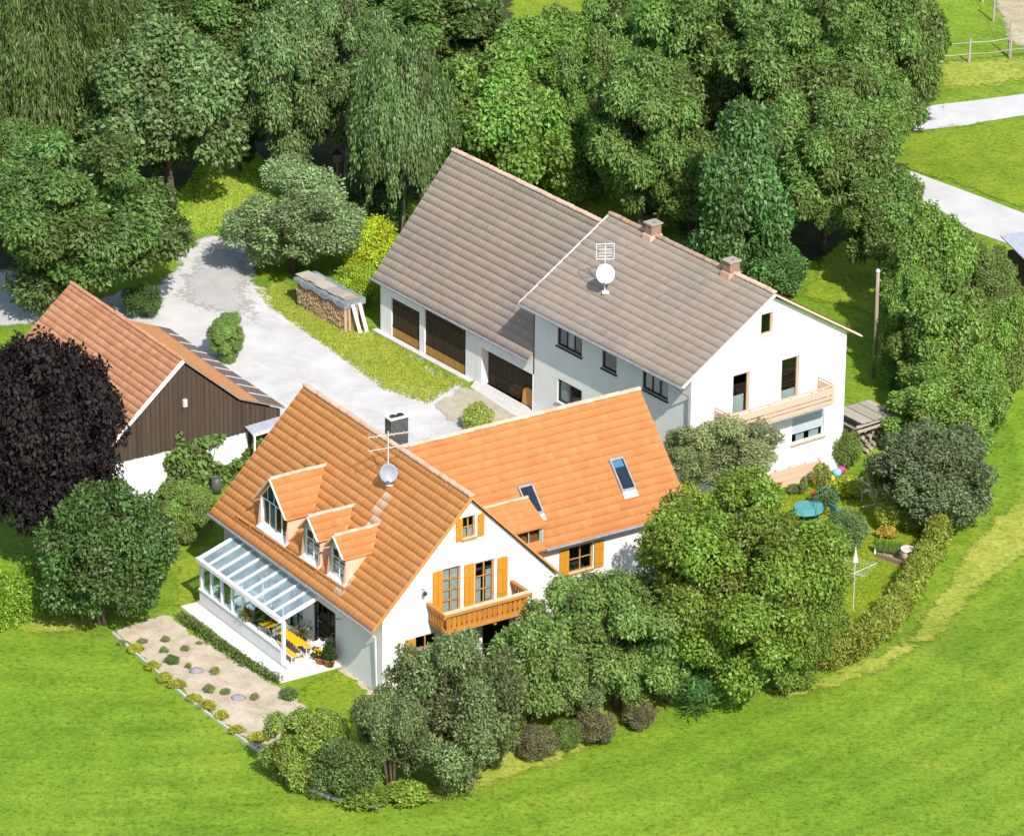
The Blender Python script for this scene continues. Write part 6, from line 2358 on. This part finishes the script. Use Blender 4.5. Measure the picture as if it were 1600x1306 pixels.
def potted(name, label, s, t_, z, r, h, leaf, L, W_, n, col, cone=False, pot=None):
    o = thing(name, label, 'potted plant', ol(s, t_, z), 0)
    m = MB(); m.lathe((0, 0, 0), [(0, 0), (r * .7, 0), (r, h * .9), (r * 1.08, h * .9), (r * 1.08, h), (r * .9, h), (r * .85, h * .85), (0, h * .85)], 14); m.build('pot', pot or TERRA, o, True)
    if cone:
        bl = [(0, 0, h + leaf * f, r * 1.05 * (1 - f * .93) + .03, r * 1.05 * (1 - f * .93) + .03, .14) for f in np.linspace(.05, .95, 9)]
    else:
        bl = [(random.uniform(-.6, .6) * r, random.uniform(-.6, .6) * r, h + leaf * random.uniform(.2, .8), r * .7, r * .7, leaf * .35) for _ in range(9)]
    f = link('foliage', crown_mesh('foliage', bl, n, L, W_, int(s * 100), .0 if not cone else -.2, .4), o)
    f.color = (*col, 1)
    return o


potted('conifer_pot', 'small pointed conifer in a terracotta pot at the terrace edge', 3.78, 4.82, .10, .25, .36, .98, .10, .045, 1500, (0.04, 0.075, 0.022), True)
pf = potted('flower_pot', 'terracotta pot of yellow flowers beside the conifer pot', 4.25, 5.0, .10, .24, .3, .35, .10, .07, 500, (0.08, 0.11, 0.03))
m = MB()
random.seed(3)
for k in range(38):
    a, rr = random.uniform(0, 6.28), random.uniform(0, .30)
    m.lathe((math.cos(a) * rr, math.sin(a) * rr, .62 + random.uniform(-.08, .1) - rr * .3), [(0, -.02), (.055, 0), (.05, .035), (0, .045)], 6)
m.build('blossom', YELLOW, pf)
potted('agave_bowl', 'wide terracotta bowl with a grey green agave by the glazed door', 6.15, 4.95, .242, .36, .26, .5, .42, .06, 160, (0.11, 0.13, 0.07))
potted('palm_pot', 'green leafy plant in a pot in the open bay of the veranda', 7.7, 5.7, .242, .24, .38, .9, .30, .10, 420, (0.06, 0.095, 0.03), False, FRAME_W)
potted('hanging_plant', 'yellow green grass plant on the veranda parapet', 8.05, 6.45, .91, .13, .12, .35, .26, .04, 260, (0.15, 0.17, 0.03))
potted('olive_pot', 'dark leafy plant standing inside the closed bay of the veranda', 10.5, 6.15, .242, .22, .36, 1.15, .14, .05, 900, (0.035, 0.06, 0.022), False, FRAME_W)
sf = thing('sofa', 'pale garden sofa inside the closed half of the veranda', 'sofa', ol(9.6, 5.35, .242), OHYAW)
m = MB(); m.box(-.9, .9, -.35, .4, .12, .42); m.build('seat', FRAME_W, sf)
m = MB(); m.box(-.9, .9, -.52, -.352, .12, .82); m.build('backrest', FRAME_W, sf)
for x in (-1.02, .902):
    m = MB(); m.box(x, x + .12, -.5, .4, .0, .6); m.build('armrest', FRAME_W, sf)
rt = thing('round_table', 'round glass topped table inside the closed half of the veranda', 'table', ol(9.4, 6.05, .242), 0)
m = MB(); m.lathe((0, 0, .5), [(0, 0), (.42, 0), (.42, .025), (0, .025)], 18); m.build('top', TURQ if False else GALV, rt)
m = MB(); m.lathe((0, 0, 0), [(.22, 0), (.05, .06), (.04, .5)], 10); m.build('leg', GALV, rt)
sl = thing('wicker_chair', 'beige armchair behind the last glazed bay of the veranda', 'armchair', ol(8.75, 6.0, .242), OHYAW + 2.4)
m = MB(); m.box(-.32, .32, -.3, .3, .1, .42); m.build('seat', LOG_E, sl)
m = MB(); m.box(-.34, .34, .302, .40, .1, .9); m.build('backrest', LOG_E, sl)
for x in (-.40, .322):
    m = MB(); m.box(x, x + .08, -.3, .3, .1, .62); m.build('armrest', LOG_E, sl)
# balcony flowers of the house
for i, (t_, mat, lab) in enumerate(((-1.75, REDM, 'red flowers in a balcony box beside the right shutter'),)):
    fb_ = thing('balcony_flowers', lab, 'flower box', ol(-.75, t_, 3.062), OHYAW)
    m = MB(); m.box(-.12, .12, -.3, .3, 0, .2); m.build('trough', TERRA, fb_)
    f = link('foliage', crown_mesh('foliage', [(0, y, .42, .16, .16, .22) for y in (-.2, 0, .2)], 300, .12, .07, 77), fb_)
    f.color = (0.06, 0.09, 0.03, 1)
    m = MB()
    for k in range(9):
        m.lathe((random.uniform(-.12, .12), random.uniform(-.28, .28), .5 + random.uniform(0, .2)), [(0, -.03), (.05, 0), (0, .05)], 6)
    m.build('blossom', mat, fb_)
gt = thing('grey_barrel', 'dark grey water barrel half hidden in the ivy', 'barrel', (*[float(v) for v in G(338, 770)[:2]], 0))
m = MB(); m.lathe((0, 0, 0), [(0, 0), (.22, 0), (.26, .38), (.22, .8), (.20, .8), (.20, .76), (0, .76)], 16); m.build('body', CLAD, gt, True)

# ---- far right: paddock fence, outbuilding roof
for (path, lab) in (([(1450, 102), (1514, 99), (1578, 92), (1640, 84)], 'weathered post and rail fence across the top right meadow'), ([(1535, 5), (1552, 34), (1576, 88)], 'weathered fence posts along the dry bank at the top right')):
    pp = [G(*p) for p in path]
    t = thing('paddock_fence', lab, 'fence', pp[0])
    for p in pp:
        q = p - pp[0]
        m = MB(); m.tube([q - (0, 0, .2), q + (.02, 0, 1.5 if len(pp) == 4 else 2.1)], [.075, .06], 7); m.build('post', LOG_G, t)
    for a, b in zip(pp[:-1], pp[1:]):
        for z_ in ((.55, 1.25) if len(pp) == 4 else (1.2,)):
            m = MB(); m.tube([a - pp[0] + (0, 0, z_), (a + b) / 2 - pp[0] + (0, 0, z_ - .06), b - pp[0] + (0, 0, z_)], .03 if len(pp) == 4 else .012, 5); m.build('rail', LOG_G, t)
go = G(1668, 455)
ob = thing('outbuilding', 'low outbuilding with a grey sheet roof at the right edge', 'outbuilding', go, math.radians(25))
m = MB(); m.box(-2.6, 2.6, -1.8, 1.8, -.2, 2.0); m.build('wall', BOARD_D, ob)
for k in range(10):
    a = -2.9 + .58 * k
    m = MB()
    m.hexa([(a, -2.1, 2.02), (a + .57, -2.1, 2.02), (a + .57, 2.1, 2.7), (a, 2.1, 2.7), (a, -2.1, 2.08), (a + .57, -2.1, 2.08), (a + .57, 2.1, 2.76), (a, 2.1, 2.76)])
    m.build('roof_sheet', SLATE_R, ob)


# ---- grass: tufts over the near meadow and along the dry verge
def tufts(name, label, region, n, hgt, col, seed, blades=3):
    rng = np.random.default_rng(seed)
    poly = np.array([G(*p)[:2] for p in region])
    lo, hi = poly.min(0), poly.max(0)
    pts = []
    while len(pts) < n:
        c = rng.uniform(lo, hi, (n, 2))
        x, y = c[:, 0], c[:, 1]
        ins = np.zeros(len(c), bool)
        for i in range(len(poly)):
            (x1, y1), (x2, y2) = poly[i], poly[(i + 1) % len(poly)]
            with np.errstate(divide='ignore', invalid='ignore'):
                hit = ((y1 > y) != (y2 > y)) & (x < (x2 - x1) * (y - y1) / (y2 - y1) + x1)
            ins ^= hit
        pts += c[ins].tolist()
    c = np.array(pts[:n])
    z = hterr(c[:, 0], c[:, 1])
    base = np.stack([c[:, 0], c[:, 1], z], 1)
    base = np.repeat(base, blades, 0) + np.concatenate([rng.normal(0, .05, (n * blades, 2)), np.zeros((n * blades, 1))], 1)
    m = len(base)
    a = rng.uniform(0, 6.283, m)
    dirv = np.stack([np.cos(a), np.sin(a), np.zeros(m)], 1)
    sd = np.stack([-np.sin(a), np.cos(a), np.zeros(m)], 1)
    hh = hgt * rng.uniform(.5, 1.3, m)[:, None]
    w = .022 * rng.uniform(.7, 1.5, m)[:, None]
    lean = rng.uniform(.25, .9, m)[:, None]
    up = np.array((0, 0, 1.0))
    v0 = base - sd * w; v1 = base + sd * w
    v2 = base + sd * w * .7 + dirv * hh * lean * .4 + up * hh * .7
    v3 = base - sd * w * .2 + dirv * hh * lean + up * hh
    V = np.stack([v0, v1, v2, v3], 1).reshape(-1, 3)
    Q = np.arange(m * 4).reshape(-1, 4)
    o = link(name, raw_mesh(name, V, Q, BLADE, {'rnd': rng.random(m), 'clump': rng.random(m)}), None, 'stuff')
    o.color = (*(v * 1.35 for v in col), 1)
    o['label'] = label
    o['category'] = 'grass'
    return o


tufts('yard_tufts', 'yellow green grass on the strip in front of the barn', [(398, 452), (440, 455), (500, 500), (560, 515), (600, 530), (660, 565), (724, 597), (668, 632), (600, 610), (540, 565), (470, 515), (420, 480)], 7000, .09, (0.30, 0.33, 0.05), 6, 3)
tufts('path_tufts', 'long sunlit grass on the path at the wood edge', [(262, 372), (285, 300), (330, 225), (385, 222), (435, 275), (400, 350), (330, 366)], 6000, .10, (0.30, 0.42, 0.045), 8, 3)
tufts('garden_tufts', 'yellow green grass of the garden lawn', [(1180, 790), (1220, 742), (1300, 735), (1420, 760), (1480, 800), (1420, 960), (1360, 1020), (1300, 1030), (1150, 960)], 16000, .09, (0.24, 0.28, 0.02), 9, 2)
